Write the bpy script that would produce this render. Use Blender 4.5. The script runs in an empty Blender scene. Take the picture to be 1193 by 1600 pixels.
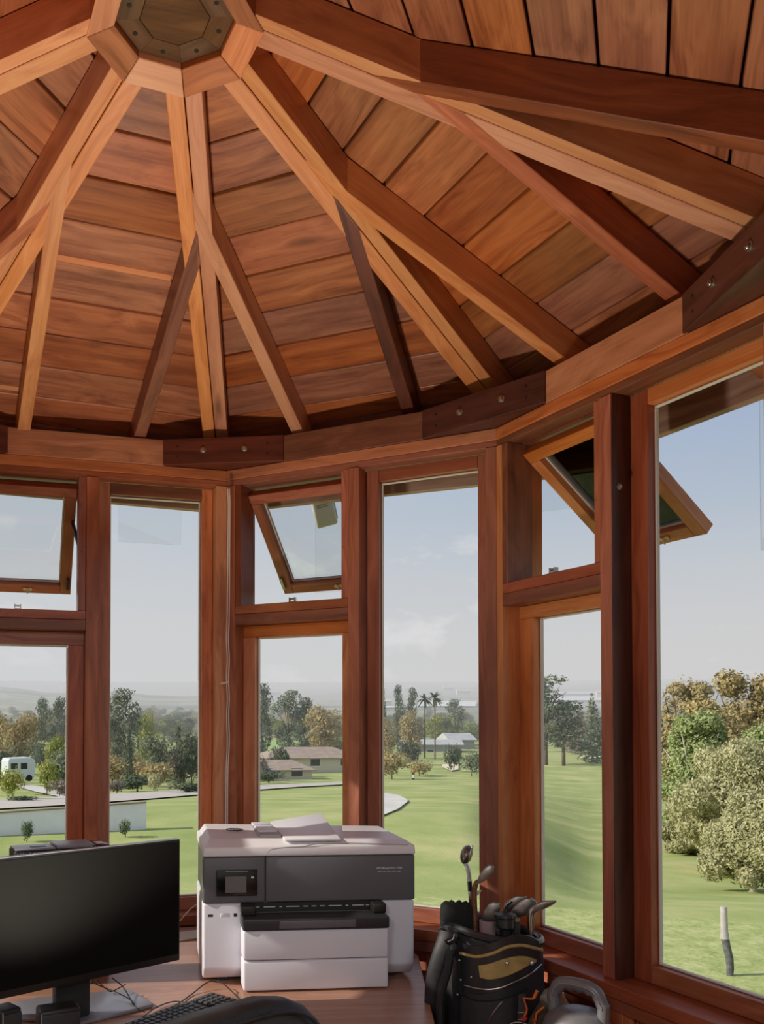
import bpy, bmesh, math, random
from mathutils import Vector, Matrix
from math import sin, cos, pi, radians, atan2, hypot, sqrt
scene = bpy.context.scene
COL = scene.collection
R = random.Random(7)

# ------------------------------------------------------------------ camera
EYE = Vector((0.23505, -1.95959, 1.5))
ROT = Matrix(((0.99939, 0.03475, 0.00158), (-0.03478, 0.99918, 0.02083), (-0.00085, -0.02087, 0.99978)))  # rows: right, forward, up
FPX, PPX, PPY = 1367.46, 385.48, 1093.60
cam = bpy.data.cameras.new('camera')
cam_o = bpy.data.objects.new('camera', cam); COL.objects.link(cam_o)
cam.sensor_fit = 'VERTICAL'; cam.sensor_height = 36.0; cam.sensor_width = 36.0
cam.lens = FPX * 36.0 / 1600.0
cam.shift_x = (596.5 - PPX) / 1600.0
cam.shift_y = (PPY - 800.0) / 1600.0
cam.clip_start = 0.05; cam.clip_end = 20000
mw = Matrix.Identity(4)
for i in range(3):
    mw[i][0] = ROT[0][i]; mw[i][1] = ROT[2][i]; mw[i][2] = -ROT[1][i]; mw[i][3] = EYE[i]
cam_o.matrix_world = mw
scene.camera = cam_o

# ------------------------------------------------------------------ world
scene.view_settings.view_transform = 'Standard'
scene.view_settings.look = 'None'
scene.view_settings.gamma = 1.0
scene.view_settings.use_curve_mapping = False
scene.view_settings.exposure = 0.0
scene.cycles.use_denoising = True
scene.cycles.max_bounces = 10
scene.cycles.diffuse_bounces = 5
scene.cycles.transparent_max_bounces = 24
scene.cycles.sample_clamp_indirect = 6.0
scene.cycles.caustics_reflective = False
scene.cycles.caustics_refractive = False


class NT:
    """small helper around a node tree"""
    def __init__(s, tree):
        s.t = tree; tree.nodes.clear()
    def n(s, typ, **kw):
        nd = s.t.nodes.new(typ)
        for k, v in kw.items():
            if hasattr(nd, k) and not k[0].isupper():
                setattr(nd, k, v)
        return nd
    def l(s, a, b):
        s.t.links.new(a, b)
    def ramp(s, fac, stops, interp='LINEAR'):
        r = s.n('ShaderNodeValToRGB'); e = r.color_ramp.elements; r.color_ramp.interpolation = interp
        while len(e) > 1: e.remove(e[-1])
        e[0].position = stops[0][0]; e[0].color = col(stops[0][1])
        for p, c in stops[1:]:
            q = e.new(p); q.color = col(c)
        s.l(fac, r.inputs[0]); return r.outputs[0]
    def math(s, op, a, b=None, c=None, clamp=False):
        m = s.n('ShaderNodeMath', operation=op); m.use_clamp = clamp
        for i, v in enumerate((a, b, c)):
            if v is None: continue
            if isinstance(v, (int, float)): m.inputs[i].default_value = v
            else: s.l(v, m.inputs[i])
        return m.outputs[0]
    def noise(s, vec, scale, detail=3, rough=0.55, dist=0.0, dims='3D', w=None):
        n_ = s.n('ShaderNodeTexNoise'); n_.noise_dimensions = dims
        n_.inputs['Scale'].default_value = scale; n_.inputs['Detail'].default_value = detail
        n_.inputs['Roughness'].default_value = rough; n_.inputs['Distortion'].default_value = dist
        if vec is not None: s.l(vec, n_.inputs['Vector'])
        if w is not None: s.l(w, n_.inputs['W'])
        return n_.outputs['Fac']
    def mapping(s, vec, scale=(1, 1, 1), loc=(0, 0, 0)):
        m = s.n('ShaderNodeMapping'); s.l(vec, m.inputs[0])
        m.inputs['Scale'].default_value = scale; m.inputs['Location'].default_value = loc
        return m.outputs[0]
    def mix(s, fac, a, b, blend='MIX'):
        m = s.n('ShaderNodeMix'); m.data_type = 'RGBA'; m.blend_type = blend
        for i, v in ((0, fac), (6, a), (7, b)):
            if isinstance(v, (int, float)): m.inputs[i].default_value = v
            elif isinstance(v, (tuple, str)): m.inputs[i].default_value = col(v)
            else: s.l(v, m.inputs[i])
        return m.outputs[2]


def lin(c):
    return c / 12.92 if c <= 0.04045 else ((c + 0.055) / 1.055) ** 2.4


def col(c):
    """sRGB 0-255 triple -> linear RGBA"""
    return (lin(c[0] / 255), lin(c[1] / 255), lin(c[2] / 255), 1.0)


world = bpy.data.worlds.new('world'); scene.world = world; world.use_nodes = True
w = NT(world.node_tree)
tc = w.n('ShaderNodeTexCoord'); sep = w.n('ShaderNodeSeparateXYZ'); w.l(tc.outputs['Generated'], sep.inputs[0])
sky = w.ramp(sep.outputs[2], [(0.0, (207, 206, 205)), (0.09, (204, 204, 205)), (0.15, (194, 199, 205)), (0.22, (174, 187, 203)),
                              (0.33, (152, 171, 202)), (0.6, (120, 145, 185)), (1.0, (100, 128, 175))])
# clouds: flattened noise in the direction, only low above the horizon
dome = w.mapping(tc.outputs['Generated'], scale=(1, 1, 1.9), loc=(0.31, 0.12, 0.4))
cn = w.noise(dome, 8.5, 8, 0.52, 0.1)
cn2 = w.noise(dome, 1.7, 3, 0.5)
cm = w.math('ADD', w.math('MULTIPLY', cn, 0.75), w.math('MULTIPLY', cn2, 0.45))
band = w.math('MULTIPLY', w.ramp(sep.outputs[2], [(0.02, (120, 120, 120)), (0.08, (255, 255, 255)), (0.17, (255, 255, 255)), (0.3, (60, 60, 60)), (1, (50, 50, 50))]), 1.0)
cf = w.math('MULTIPLY', w.math('MULTIPLY', w.math('SUBTRACT', cm, 0.665), 16.0, clamp=True), band, clamp=True)
skyc = w.mix(w.math('MULTIPLY', cf, 0.75), sky, (224, 223, 224))
sdot = w.n('ShaderNodeVectorMath', operation='DOT_PRODUCT'); w.l(tc.outputs['Generated'], sdot.inputs[0]); sdot.inputs[1].default_value = (-0.990, -0.139, 0)
skyc = w.mix(w.math('MULTIPLY', w.math('ADD', w.math('MULTIPLY', sdot.outputs['Value'], 0.7), 0.5, clamp=True), 0.75), skyc, (210, 212, 214))
haze = w.noise(dome, 2.2, 4, 0.5)
skyc = w.mix(w.math('MULTIPLY', w.math('MULTIPLY', w.math('SUBTRACT', haze, 0.42), 3.0, clamp=True), 0.22), skyc, (204, 205, 208))
bg = w.n('ShaderNodeBackground'); w.l(skyc, bg.inputs[0]); bg.inputs[1].default_value = 1.0
wo = w.n('ShaderNodeOutputWorld'); w.l(bg.outputs[0], wo.inputs[0])

# ------------------------------------------------------------------ sun: low, from the left and a little behind the camera
SUN_AZ = radians(-98)      # measured from +Y towards +X
SUN_EL = radians(30)
sun = bpy.data.lights.new('sun', 'SUN'); sun.energy = 4.6; sun.angle = radians(0.6); sun.color = (1.0, 0.93, 0.82)
sun_o = bpy.data.objects.new('sun', sun); COL.objects.link(sun_o)
sd = Vector((sin(SUN_AZ) * cos(SUN_EL), cos(SUN_AZ) * cos(SUN_EL), sin(SUN_EL)))
sun_o.rotation_euler = sd.to_track_quat('Z', 'Y').to_euler(); sun_o.location = (-20, 0, 20)

# added fill lamps: ceiling panels behind the camera and an unseen uplight mid-turret
def area(name, loc, size, power, color, direction=(0, 0, -1), shape='DISK', spread=pi):
    l = bpy.data.lights.new(name, 'AREA'); l.shape = shape; l.size = size; l.energy = power; l.color = color; l.spread = spread
    o = bpy.data.objects.new(name, l); COL.objects.link(o); o.location = loc
    o.rotation_euler = Vector(direction).to_track_quat('-Z', 'Y').to_euler()
    return o
WARM = (0.93, 0.97, 1.0)
area('fill_lamp_light', (-0.6, -3.3, 2.50), 0.5, 44, WARM)
area('fill_lamp_light', (1.2, -3.3, 2.50), 0.5, 42, WARM)
area('fill_uplight_light', (-0.10, -0.15, 0.765), 0.16, 16.5, (1.0, 0.88, 0.74), (0, 0.0, 1), spread=radians(122))

# ------------------------------------------------------------------ geometry helpers
def new_obj(name, me, mat=None, parent=None, kind=None, label=None, category=None, group=None):
    o = bpy.data.objects.new(name, me); COL.objects.link(o)
    if mat is not None and me is not None:
        me.materials.append(mat)
    if parent is not None: o.parent = parent
    tag(o, kind, label, category, group)
    return o


def tag(o, kind=None, label=None, category=None, group=None):
    if kind: o['kind'] = kind
    if label: o['label'] = label
    if category: o['category'] = category
    if group: o['group'] = group
    return o


def empty(name, loc=(0, 0, 0), parent=None, **kw):
    o = bpy.data.objects.new(name, None); COL.objects.link(o); o.location = loc
    o.empty_display_size = 0.05
    if parent is not None: o.parent = parent
    tag(o, **kw)
    return o


def copy_tree(o, parent=None):
    c = o.copy(); COL.objects.link(c)
    if parent is not None: c.parent = parent
    for ch in list(o.children):
        copy_tree(ch, c)
    return c


def bm_mesh(bm, name, axis=None, smooth=False, bevel=0.0, segs=1, angle=35):
    """finish a bmesh: bevel, normals, grain attribute along axis"""
    if bevel:
        bmesh.ops.bevel(bm, geom=list(bm.edges), offset=bevel, segments=segs, profile=0.5, affect='EDGES', clamp_overlap=True)
    bmesh.ops.recalc_face_normals(bm, faces=list(bm.faces))
    me = bpy.data.meshes.new(name)
    if axis is not None:
        a = Vector(axis).normalized()
        b = a.cross(Vector((0, 0, 1)))
        if b.length < 0.2: b = a.cross(Vector((1, 0, 0)))
        b.normalize(); c = a.cross(b)
        sh = Vector((R.uniform(-50, 50), R.uniform(-50, 50), R.uniform(-50, 50)))
        vals = []
        for v in bm.verts:
            p = v.co
            vals.extend((p.dot(a) + sh.x, p.dot(b) + sh.y, p.dot(c) + sh.z))
        bm.to_mesh(me)
        at = me.attributes.new('grain', 'FLOAT_VECTOR', 'POINT'); at.data.foreach_set('vector', vals)
    else:
        bm.to_mesh(me)
    bm.free()
    if smooth:
        for p in me.polygons: p.use_smooth = True
        if angle < 180:
            try: me.set_sharp_from_angle(angle=radians(angle))
            except Exception: pass
    return me


def prism_bm(bm, pts_a, pts_b):
    """closed solid between two matching point rings"""
    va = [bm.verts.new(p) for p in pts_a]; vb = [bm.verts.new(p) for p in pts_b]
    n = len(va)
    bm.faces.new(va); bm.faces.new(list(reversed(vb)))
    for i in range(n):
        j = (i + 1) % n
        bm.faces.new((va[i], vb[i], vb[j], va[j]))
    return bm


def box_bm(bm, x0, x1, y0, y1, z0, z1, mat=None):
    pts = [Vector(p) for p in ((x0, y0, z0), (x1, y0, z0), (x1, y1, z0), (x0, y1, z0), (x0, y0, z1), (x1, y0, z1), (x1, y1, z1), (x0, y1, z1))]
    if mat is not None: pts = [mat @ p for p in pts]
    return prism_bm(bm, pts[:4], pts[4:])


def box(name, x0, x1, y0, y1, z0, z1, mat, parent=None, bevel=0.002, segs=1, axis=None, smooth=False, **kw):
    bm = bmesh.new(); box_bm(bm, x0, x1, y0, y1, z0, z1)
    return new_obj(name, bm_mesh(bm, name, axis, smooth, bevel, segs), mat, parent, **kw)


def tube_bm(bm, pts, rad, n=8, closed=False, caps=True, flat=None):
    """sweep a circle (or ellipse: flat=(rx, ry)) along points; rad may be a list"""
    pts = [Vector(p) for p in pts]; m = len(pts)
    rads = rad if isinstance(rad, (list, tuple)) else [rad] * m
    rings = []
    t0 = (pts[1] - pts[0]).normalized()
    up = Vector((0, 0, 1)) if abs(t0.z) < 0.9 else Vector((1, 0, 0))
    prev = None
    for i, p in enumerate(pts):
        if closed: t = (pts[(i + 1) % m] - pts[i - 1]).normalized()
        elif i == 0: t = t0
        elif i == m - 1: t = (pts[-1] - pts[-2]).normalized()
        else: t = ((pts[i + 1] - p).normalized() + (p - pts[i - 1]).normalized()).normalized()
        if prev is None: x = up.cross(t).normalized()
        else: x = (prev - t * prev.dot(t)).normalized()
        prev = x; y = t.cross(x)
        r = rads[i]
        fx, fy = (flat if flat else (1, 1))
        rings.append([bm.verts.new(p + x * (r * fx * cos(2 * pi * k / n)) + y * (r * fy * sin(2 * pi * k / n))) for k in range(n)])
    for i in range(m if closed else m - 1):
        a, b = rings[i], rings[(i + 1) % m]
        for k in range(n):
            bm.faces.new((a[k], a[(k + 1) % n], b[(k + 1) % n], b[k]))
    if caps and not closed:
        bm.faces.new(list(reversed(rings[0]))); bm.faces.new(rings[-1])
    return bm


def tube(name, pts, rad, mat, parent=None, n=8, closed=False, axis=None, flat=None, **kw):
    bm = bmesh.new(); tube_bm(bm, pts, rad, n, closed, True, flat)
    return new_obj(name, bm_mesh(bm, name, axis, True, 0, angle=50), mat, parent, **kw)


def lathe_bm(bm, prof, n=24, cx=0, cy=0, sx=1, sy=1):
    """profile [(r, z)] revolved about z"""
    rings = []
    for r, z in prof:
        if r < 1e-5: rings.append([bm.verts.new((cx, cy, z))])
        else: rings.append([bm.verts.new((cx + r * sx * cos(2 * pi * k / n), cy + r * sy * sin(2 * pi * k / n), z)) for k in range(n)])
    for a, b in zip(rings, rings[1:]):
        for k in range(n):
            if len(a) == 1 and len(b) == 1: continue
            if len(a) == 1: bm.faces.new((a[0], b[k], b[(k + 1) % n]))
            elif len(b) == 1: bm.faces.new((a[k], b[0], a[(k + 1) % n]))
            else: bm.faces.new((a[k], b[k], b[(k + 1) % n], a[(k + 1) % n]))
    return bm


def catmull(pts, sub=6, closed=False):
    pts = [Vector(p) for p in pts]; n = len(pts); out = []
    rng = range(n) if closed else range(n - 1)
    for i in rng:
        p1, p2 = pts[i], pts[(i + 1) % n]
        p0 = pts[i - 1] if (closed or i > 0) else p1 * 2 - p2
        p3 = pts[(i + 2) % n] if (closed or i + 2 < n) else p2 * 2 - p1
        for k in range(sub):
            t = k / sub
            out.append(0.5 * ((2 * p1) + (p2 - p0) * t + (2 * p0 - 5 * p1 + 4 * p2 - p3) * t * t + (3 * p1 - p0 - 3 * p2 + p3) * t ** 3))
    if not closed: out.append(pts[-1])
    return out


# ------------------------------------------------------------------ materials
def new_mat(name):
    m = bpy.data.materials.new(name); m.use_nodes = True
    return m, NT(m.node_tree)


def principled(t, base, rough=0.5, metal=0.0, spec=0.5, coat=0.0, bump=None, bdist=0.01, normal=None):
    b = t.n('ShaderNodeBsdfPrincipled'); o = t.n('ShaderNodeOutputMaterial'); t.l(b.outputs[0], o.inputs[0])
    for k, v in (('Base Color', base), ('Roughness', rough), ('Metallic', metal), ('Specular IOR Level', spec), ('Coat Weight', coat)):
        if isinstance(v, (int, float)): b.inputs[k].default_value = v
        elif isinstance(v, tuple): b.inputs[k].default_value = col(v)
        else: t.l(v, b.inputs[k])
    if coat: b.inputs['Coat Roughness'].default_value = 0.3
    if bump is not None:
        bp = t.n('ShaderNodeBump'); t.l(bump, bp.inputs['Height']); bp.inputs['Distance'].default_value = bdist
        bp.inputs['Strength'].default_value = 0.6; t.l(bp.outputs[0], b.inputs['Normal'])
    return b


def plain(name, c, rough=0.5, metal=0.0, spec=0.5, coat=0.0, nscale=0, namt=0.0, bscale=0, bdist=0.002):
    m, t = new_mat(name)
    tcn = t.n('ShaderNodeTexCoord')
    base = c
    if namt:
        f = t.noise(tcn.outputs['Object'], nscale, 4, 0.6)
        dark = tuple(max(0, x * (1 - namt)) for x in c); lite = tuple(min(255, x * (1 + namt * 0.6)) for x in c)
        base = t.ramp(f, [(0.3, dark), (0.7, lite)])
    bump = t.noise(tcn.outputs['Object'], bscale, 3, 0.6) if bscale else None
    principled(t, base, rough, metal, spec, coat, bump, bdist)
    return m


def wood(name, dark, mid, lite, rough=0.42, vary=0.16, knots=True, grain=1.0, patches=0.35, coat=0.15):
    """oiled redwood: streaks along the piece's own length, every piece its own tone"""
    m, t = new_mat(name)
    at = t.n('ShaderNodeAttribute'); at.attribute_name = 'grain'
    oi = t.n('ShaderNodeObjectInfo')
    v = at.outputs['Vector']
    warp = t.noise(t.mapping(v, scale=(1.6, 4.5, 4.5)), 1.0, 2, 0.5)
    sc1 = t.mapping(v, scale=(1.1, 26 * grain, 26 * grain))
    wv = t.n('ShaderNodeVectorMath', operation='ADD'); t.l(sc1, wv.inputs[0])
    cmb = t.n('ShaderNodeCombineXYZ'); wm = t.math('MULTIPLY', warp, 7.0)
    t.l(wm, cmb.inputs[1]); t.l(wm, cmb.inputs[2]); t.l(cmb.outputs[0], wv.inputs[1])
    g = t.noise(wv.outputs[0], 1.0, 4, 0.6)
    fine = t.noise(t.mapping(v, scale=(5, 190 * grain, 190 * grain)), 1.0, 2, 0.5)
    g2 = t.math('ADD', t.math('MULTIPLY', g, 0.78), t.math('MULTIPLY', fine, 0.22))
    c = t.ramp(g2, [(0.32, dark), (0.5, mid), (0.68, lite)])
    if patches:
        pn = t.noise(t.mapping(v, scale=(2.2, 7, 7)), 1.0, 3, 0.55, 0.4)
        c = t.mix(t.math('MULTIPLY', t.math('MULTIPLY', t.math('SUBTRACT', pn, 0.5), 5.0, clamp=True), patches), c, dark)
    if knots:
        vo = t.n('ShaderNodeTexVoronoi'); t.l(t.mapping(v, scale=(1.5, 6.0, 6.0)), vo.inputs['Vector']); vo.inputs['Scale'].default_value = 1.0
        k = t.math('SUBTRACT', 1.0, t.math('MULTIPLY', vo.outputs['Distance'], 8.0), clamp=True)
        c = t.mix(t.math('MULTIPLY', k, 0.75), c, tuple(x * 0.5 for x in dark))
    hsv = t.n('ShaderNodeHueSaturation'); t.l(c, hsv.inputs['Color'])
    rv = oi.outputs['Random']
    t.l(t.math('ADD', 1.0 - vary, t.math('MULTIPLY', rv, 2 * vary)), hsv.inputs['Value'])
    r2 = t.math('FRACT', t.math('MULTIPLY', rv, 7.31))
    t.l(t.math('ADD', 0.496, t.math('MULTIPLY', r2, 0.010)), hsv.inputs['Hue'])
    r3 = t.math('FRACT', t.math('MULTIPLY', rv, 13.7))
    t.l(t.math('ADD', 0.88, t.math('MULTIPLY', r3, 0.2)), hsv.inputs['Saturation'])
    principled(t, hsv.outputs[0], rough, 0, 0.4, coat, g2, 0.0008)
    return m

# colours of the redwood, one material per tone
W_RED = wood('redwood_red', (136, 74, 50), (168, 98, 70), (190, 120, 88))
W_ORANGE = wood('redwood_orange', (172, 98, 56), (210, 130, 78), (226, 152, 100))
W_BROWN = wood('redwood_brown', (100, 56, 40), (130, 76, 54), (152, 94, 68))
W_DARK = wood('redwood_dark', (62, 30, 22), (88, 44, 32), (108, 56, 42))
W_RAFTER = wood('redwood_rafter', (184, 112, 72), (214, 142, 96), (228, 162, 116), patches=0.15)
W_JACK = wood('redwood_jack', (126, 70, 44), (166, 98, 62), (190, 120, 80), vary=0.3)
W_BOARD = wood('redwood_board', (122, 66, 40), (164, 98, 62), (188, 120, 78), vary=0.22, patches=0.4)
W_HUB = wood('hub_wood', (66, 42, 27), (92, 60, 39), (112, 78, 52), vary=0.03)
W_OUT = wood('weathered_redwood', (146, 112, 98), (188, 154, 136), (208, 180, 164), rough=0.8, coat=0.0)
W_TABLE = wood('table_wood', (142, 98, 78), (164, 118, 96), (178, 134, 112), rough=0.36, knots=False, grain=1.6, vary=0.0)
DECK = plain('roof_underlay', (60, 32, 22), 0.9)
WHITE_STOP = plain('white_glazing_seal', (226, 224, 216), 0.45)
STEEL = plain('zinc_steel', (176, 172, 160), 0.32, metal=0.9)
BLACK_HOLE = plain('screw_black', (24, 18, 16), 0.6)
BRONZE = plain('bronze_hardware', (62, 36, 36), 0.4, metal=0.4)
BRASS = plain('pale_brass', (222, 210, 176), 0.35, metal=0.15)


def glass_mat():
    m, t = new_mat('window_glass')
    tr = t.n('ShaderNodeBsdfTransparent'); tr.inputs[0].default_value = (0.965, 0.975, 0.97, 1)
    gl = t.n('ShaderNodeBsdfGlossy'); gl.inputs['Roughness'].default_value = 0.0
    fr = t.n('ShaderNodeFresnel'); fr.inputs[0].default_value = 1.45
    mx = t.n('ShaderNodeMixShader'); o = t.n('ShaderNodeOutputMaterial')
    t.l(fr.outputs[0], mx.inputs[0]); t.l(tr.outputs[0], mx.inputs[1]); t.l(gl.outputs[0], mx.inputs[2]); t.l(mx.outputs[0], o.inputs[0])
    return m


GLASS = glass_mat()

# ------------------------------------------------------------------ plan of the turret
K = {'Z': (-0.9623, 1.0446), 'A': (0.0417, 1.3530), 'B': (0.9441, 0.8901), 'C': (1.3282, -0.0214), 'D': (0.9567, -0.9567), 'E': (0, -1.353),
     'F': (-0.9567, -0.9567), 'G': (-1.353, 0.0)}
T225 = math.tan(pi / 8)


class Wall:
    def __init__(s, a, b):
        s.a = Vector(K[a]); s.b = Vector(K[b]); s.u = (s.b - s.a); s.L = s.u.length; s.u = s.u / s.L
        s.n = Vector((-s.u.y, s.u.x))
        if s.n.dot(s.a) < 0: s.n = -s.n
    def P(s, x, z, d=0.0):
        p = s.a + s.u * x + s.n * d
        return Vector((p.x, p.y, z))
    def bm(s, bm, x0, x1, z0, z1, d0, d1, miter0=0.0, miter1=0.0):
        """box in wall coordinates; miter: slope of the end against depth"""
        q = []
        for z in (z0, z1):
            for x, d, mt in ((x0, d0, -miter0), (x1, d0, miter1), (x1, d1, miter1), (x0, d1, -miter0)):
                q.append(s.P(x + mt * d, z, d))
        return prism_bm(bm, q[:4], q[4:])
    def box(s, name, x0, x1, z0, z1, d0, d1, mat, parent, bevel=0.0015, axis=None, m0=0.0, m1=0.0, **kw):
        bm = bmesh.new(); s.bm(bm, x0, x1, z0, z1, d0, d1, m0, m1)
        if axis is None: axis = 'x' if (x1 - x0) > (z1 - z0) else 'z'
        ax = Vector((s.u.x, s.u.y, 0)) if axis == 'x' else Vector((0, 0, 1))
        return new_obj(name, bm_mesh(bm, name, ax, False, bevel), mat, parent, **kw)


MT = T225  # mitre at the corners


def pane(w, name, x0, x1, z0, z1, d, parent):
    return w.box(name, x0, x1, z0, z1, d, d + 0.004, GLASS, parent, bevel=0)


def build_wall(a, b, side, nwin, p, ledge_mat=None):
    """p: dict of measured positions along this wall"""
    w = Wall(a, b); L = w.L; D = 0.065; D2 = 0.105
    dz, db = p.get('dz', 0), p.get('db', 0)
    wall = empty('wall_' + side, w.P(L / 2, 0), kind='structure')
    def B(name, *ar, **k):
        o = w.box(name, *ar, **k); o.parent = wall
        o.matrix_parent_inverse = Matrix.Translation(-Vector(wall.location)); return o
    led0, led1 = 0.765 + p.get('dl', 0), 0.800 + p.get('dl', 0)
    # head casing, in two layers, and posts
    B('head_casing', 0, L, 2.405, 2.4425, 0, 0.16, W_ORANGE, wall, m0=MT, m1=MT)
    B('head_stop', 0.0, L, 2.384, 2.4045, 0.004, 0.064, p.get('stopmat', W_ORANGE), wall, m0=MT, m1=MT)
    B('corner_post', 0.0, p['c0'], led1, 2.3835, 0, 0.16, p.get('c0mat', W_RED), wall, m0=MT)
    B('corner_post', L - p['c1'], L, led1, 2.3835, 0.0, 0.16, p.get('c1mat', W_RED), wall, m1=MT)
    B('post', p['p0'], p['p1'], led1 + 0.0, 2.3835, 0.0, 0.16, p.get('pmat', W_RED), wall)
    # transom of the vent half (left half of each wall)
    x0, x1 = p['c0'], p['p0'] - 0.0005
    B('transom', x0, x1, 1.8530 + dz, 1.8915 + dz, 0.0, 0.14, W_BROWN, wall)
    B('vent_sill', x0, x1, 1.8925 + dz, 1.9250 + dz, 0.002, 0.14, W_RED, wall)
    B('vent_stop', x0 + 0.0005, x0 + 0.025, 1.9255 + dz, 2.3835, 0.002, 0.10, p.get('vsmat', W_BROWN), wall)
    B('vent_stop', x1 - 0.027, x1 - 0.0005, 1.9255 + dz, 2.3835, 0.006, 0.10, W_RED, wall)
    # ledge and apron below, studs
    B('window_ledge', 0, L, led0, led1, -0.035, 0.17, p.get('lmat', W_RED), wall, m0=MT, m1=MT)
    B('apron_rail', 0, L, led0 - 0.04, led0 - 0.0005, -0.018, 0.03, W_RED, wall, m0=MT, m1=MT)
    B('wall_stud', p['p0'] - 0.005, p['p1'] + 0.04, 0.0, led0 - 0.041, -0.012, 0.0295, W_ORANGE, wall)
    B('wall_stud', 0.0, 0.05, 0.0, led0 - 0.041, -0.012, 0.0295, W_ORANGE, wall, m0=MT)
    B('wall_stud', L - 0.05, L, 0.0, led0 - 0.041, -0.012, 0.0295, W_ORANGE, wall, m1=MT)
    n_pl = 9
    for i in range(n_pl):      # vertical panelling boards under the windows
        a0, a1 = L * i / n_pl, L * (i + 1) / n_pl
        B('panel_board', a0 + 0.002, a1 - 0.002, 0.0, led0 - 0.0005, 0.031, 0.05, W_RED, wall)
    B('outer_sheathing', 0, L, -2.3, led0 - 0.001, 0.051, 0.14, W_OUT, wall, m0=MT, m1=MT)
    B('outer_plate', 0, L, 2.4435, 2.60, 0.11, 0.16, W_DARK, wall, m0=MT, m1=MT)
    if p.get('side_sheet'):
        B('post_side_sheet', p['p1'] + 0.0002, p['p1'] + 0.0042, led1 + 0.001, 2.383, 0.001, D, W_DARK, wall, bevel=0.0005)  # thin dark sheet over the right side of the post
        bm = bmesh.new(); lathe_bm(bm, [(0, 0), (0.009, 0), (0.009, 0.003), (0.005, 0.004), (0.005, 0.008), (0, 0.009)], 14)
        bo_ = new_obj('bolt', bm_mesh(bm, 'bolt', None, True, 0, angle=30), STEEL, wall)
        bo_.matrix_parent_inverse = Matrix.Translation(-Vector(wall.location))
        bo_.matrix_basis = Matrix.Translation(w.P(p['p1'] + 0.0043, 2.13, 0.024)) @ Vector((w.u.x, w.u.y, 0)).to_track_quat('Z', 'Y').to_matrix().to_4x4()
    # --- fixed window, right half
    zt, zb = 2.340, 0.848 + db
    win = empty('window_%d' % nwin, w.P(L * 0.75, 1.6), kind='structure')
    def V(name, *ar, par=win, **k):
        o = w.box(name, *ar, **k); o.parent = par
        if par is win: o.matrix_parent_inverse = Matrix.Translation(-Vector(win.location))
        return o
    f0, f1 = p['p1'] + 0.0045, L - p['c1'] - 0.001
    g0, g1 = p['g0'], p['g1']
    V('stile', f0, g0, led1 + 0.001, 2.383, D, D2, p.get('s0mat', W_RED), win)
    V('stile', g1, f1, led1 + 0.001, 2.383, D, D2, p.get('s1mat', W_RED), win)
    V('top_rail', g0 + 0.0005, g1 - 0.0005, zt, 2.383, D, D2, p.get('trmat', W_RED), win)
    V('bottom_rail', g0 + 0.0005, g1 - 0.0005, led1 + 0.001, zb, D, D2, p.get('brmat', W_RED), win)
    st = 0.006; e = 0.001
    V('glazing_seal', g0 + e, g1 - e, zt - st, zt - e, D + 0.024, D2 - 0.004, WHITE_STOP, win)
    V('glazing_seal', g0 + e, g1 - e, zb + e, zb + st, D + 0.024, D2 - 0.004, WHITE_STOP, win)
    V('glazing_seal', g0 + e, g0 + st, zb + st + e, zt - st - e, D + 0.024, D2 - 0.004, WHITE_STOP, win)
    V('glazing_seal', g1 - st, g1 - e, zb + st + e, zt - st - e, D + 0.024, D2 - 0.004, WHITE_STOP, win)
    pane(w, 'pane', g0 + st + e, g1 - st - e, zb + st + e, zt - st - e, D2 - 0.014, win).parent = win
    win.children[-1].matrix_parent_inverse = Matrix.Translation(-Vector(win.location))
    # --- fixed lower window of the left half
    win2 = empty('window_%d' % (nwin + 1), w.P(L * 0.25, 1.3), kind='structure')
    inv2 = Matrix.Translation(-Vector(win2.location))
    def V2(*ar, **k):
        o = w.box(*ar, **k); o.matrix_parent_inverse = inv2; return o
    q0, q1 = p['c0'] + 0.001, p['p0'] - 0.001
    h0, h1 = p['h0'], p['h1']; zt2 = 1.808 + dz + p.get('dlt', 0)
    m2 = p.get('lowmat', W_ORANGE)
    V2('stile', q0, h0, led1 + 0.001, zt2, D, D2, m2, win2)
    V2('stile', h1, q1, led1 + 0.001, zt2, D, D2, m2, win2)
    V2('top_rail', q0, q1, zt2 + 0.0005, 1.8525 + dz, D, D2, m2, win2)
    V2('bottom_rail', h0 + 0.0005, h1 - 0.0005, led1 + 0.001, zb, D, D2, p.get('brmat', W_RED), win2)
    V2('glazing_seal', h0 + e, h1 - e, zt2 - st, zt2 - e, D + 0.024, D2 - 0.004, WHITE_STOP, win2)
    V2('glazing_seal', h0 + e, h1 - e, zb + e, zb + st, D + 0.024, D2 - 0.004, WHITE_STOP, win2)
    V2('glazing_seal', h0 + e, h0 + st, zb + st + e, zt2 - st - e, D + 0.024, D2 - 0.004, WHITE_STOP, win2)
    V2('glazing_seal', h1 - st, h1 - e, zb + st + e, zt2 - st - e, D + 0.024, D2 - 0.004, WHITE_STOP, win2)
    pane(w, 'pane', h0 + st + e, h1 - st - e, zb + st + e, zt2 - st - e, D2 - 0.014, win2)
    win2.children[-1].matrix_parent_inverse = inv2
    # --- top-hung vent, swung outwards
    v0, v1 = x0 + p.get('vin', 0.027), x1 - 0.029
    ht = 2.378; hinge = w.P((v0 + v1) / 2, ht, 0.084)
    H = ht - (1.916 + dz) + p.get('dH', 0)
    B('vent_head', x0 + 0.026, x1 - 0.028, 2.3795, 2.404, 0.0645, 0.155, W_BROWN, wall)
    win3 = empty('window_%d' % (nwin + 2), hinge, kind='structure')
    win3['label'] = 'small top-hung vent window swung open outwards'
    ang = radians(p.get('ang', 46))
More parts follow.
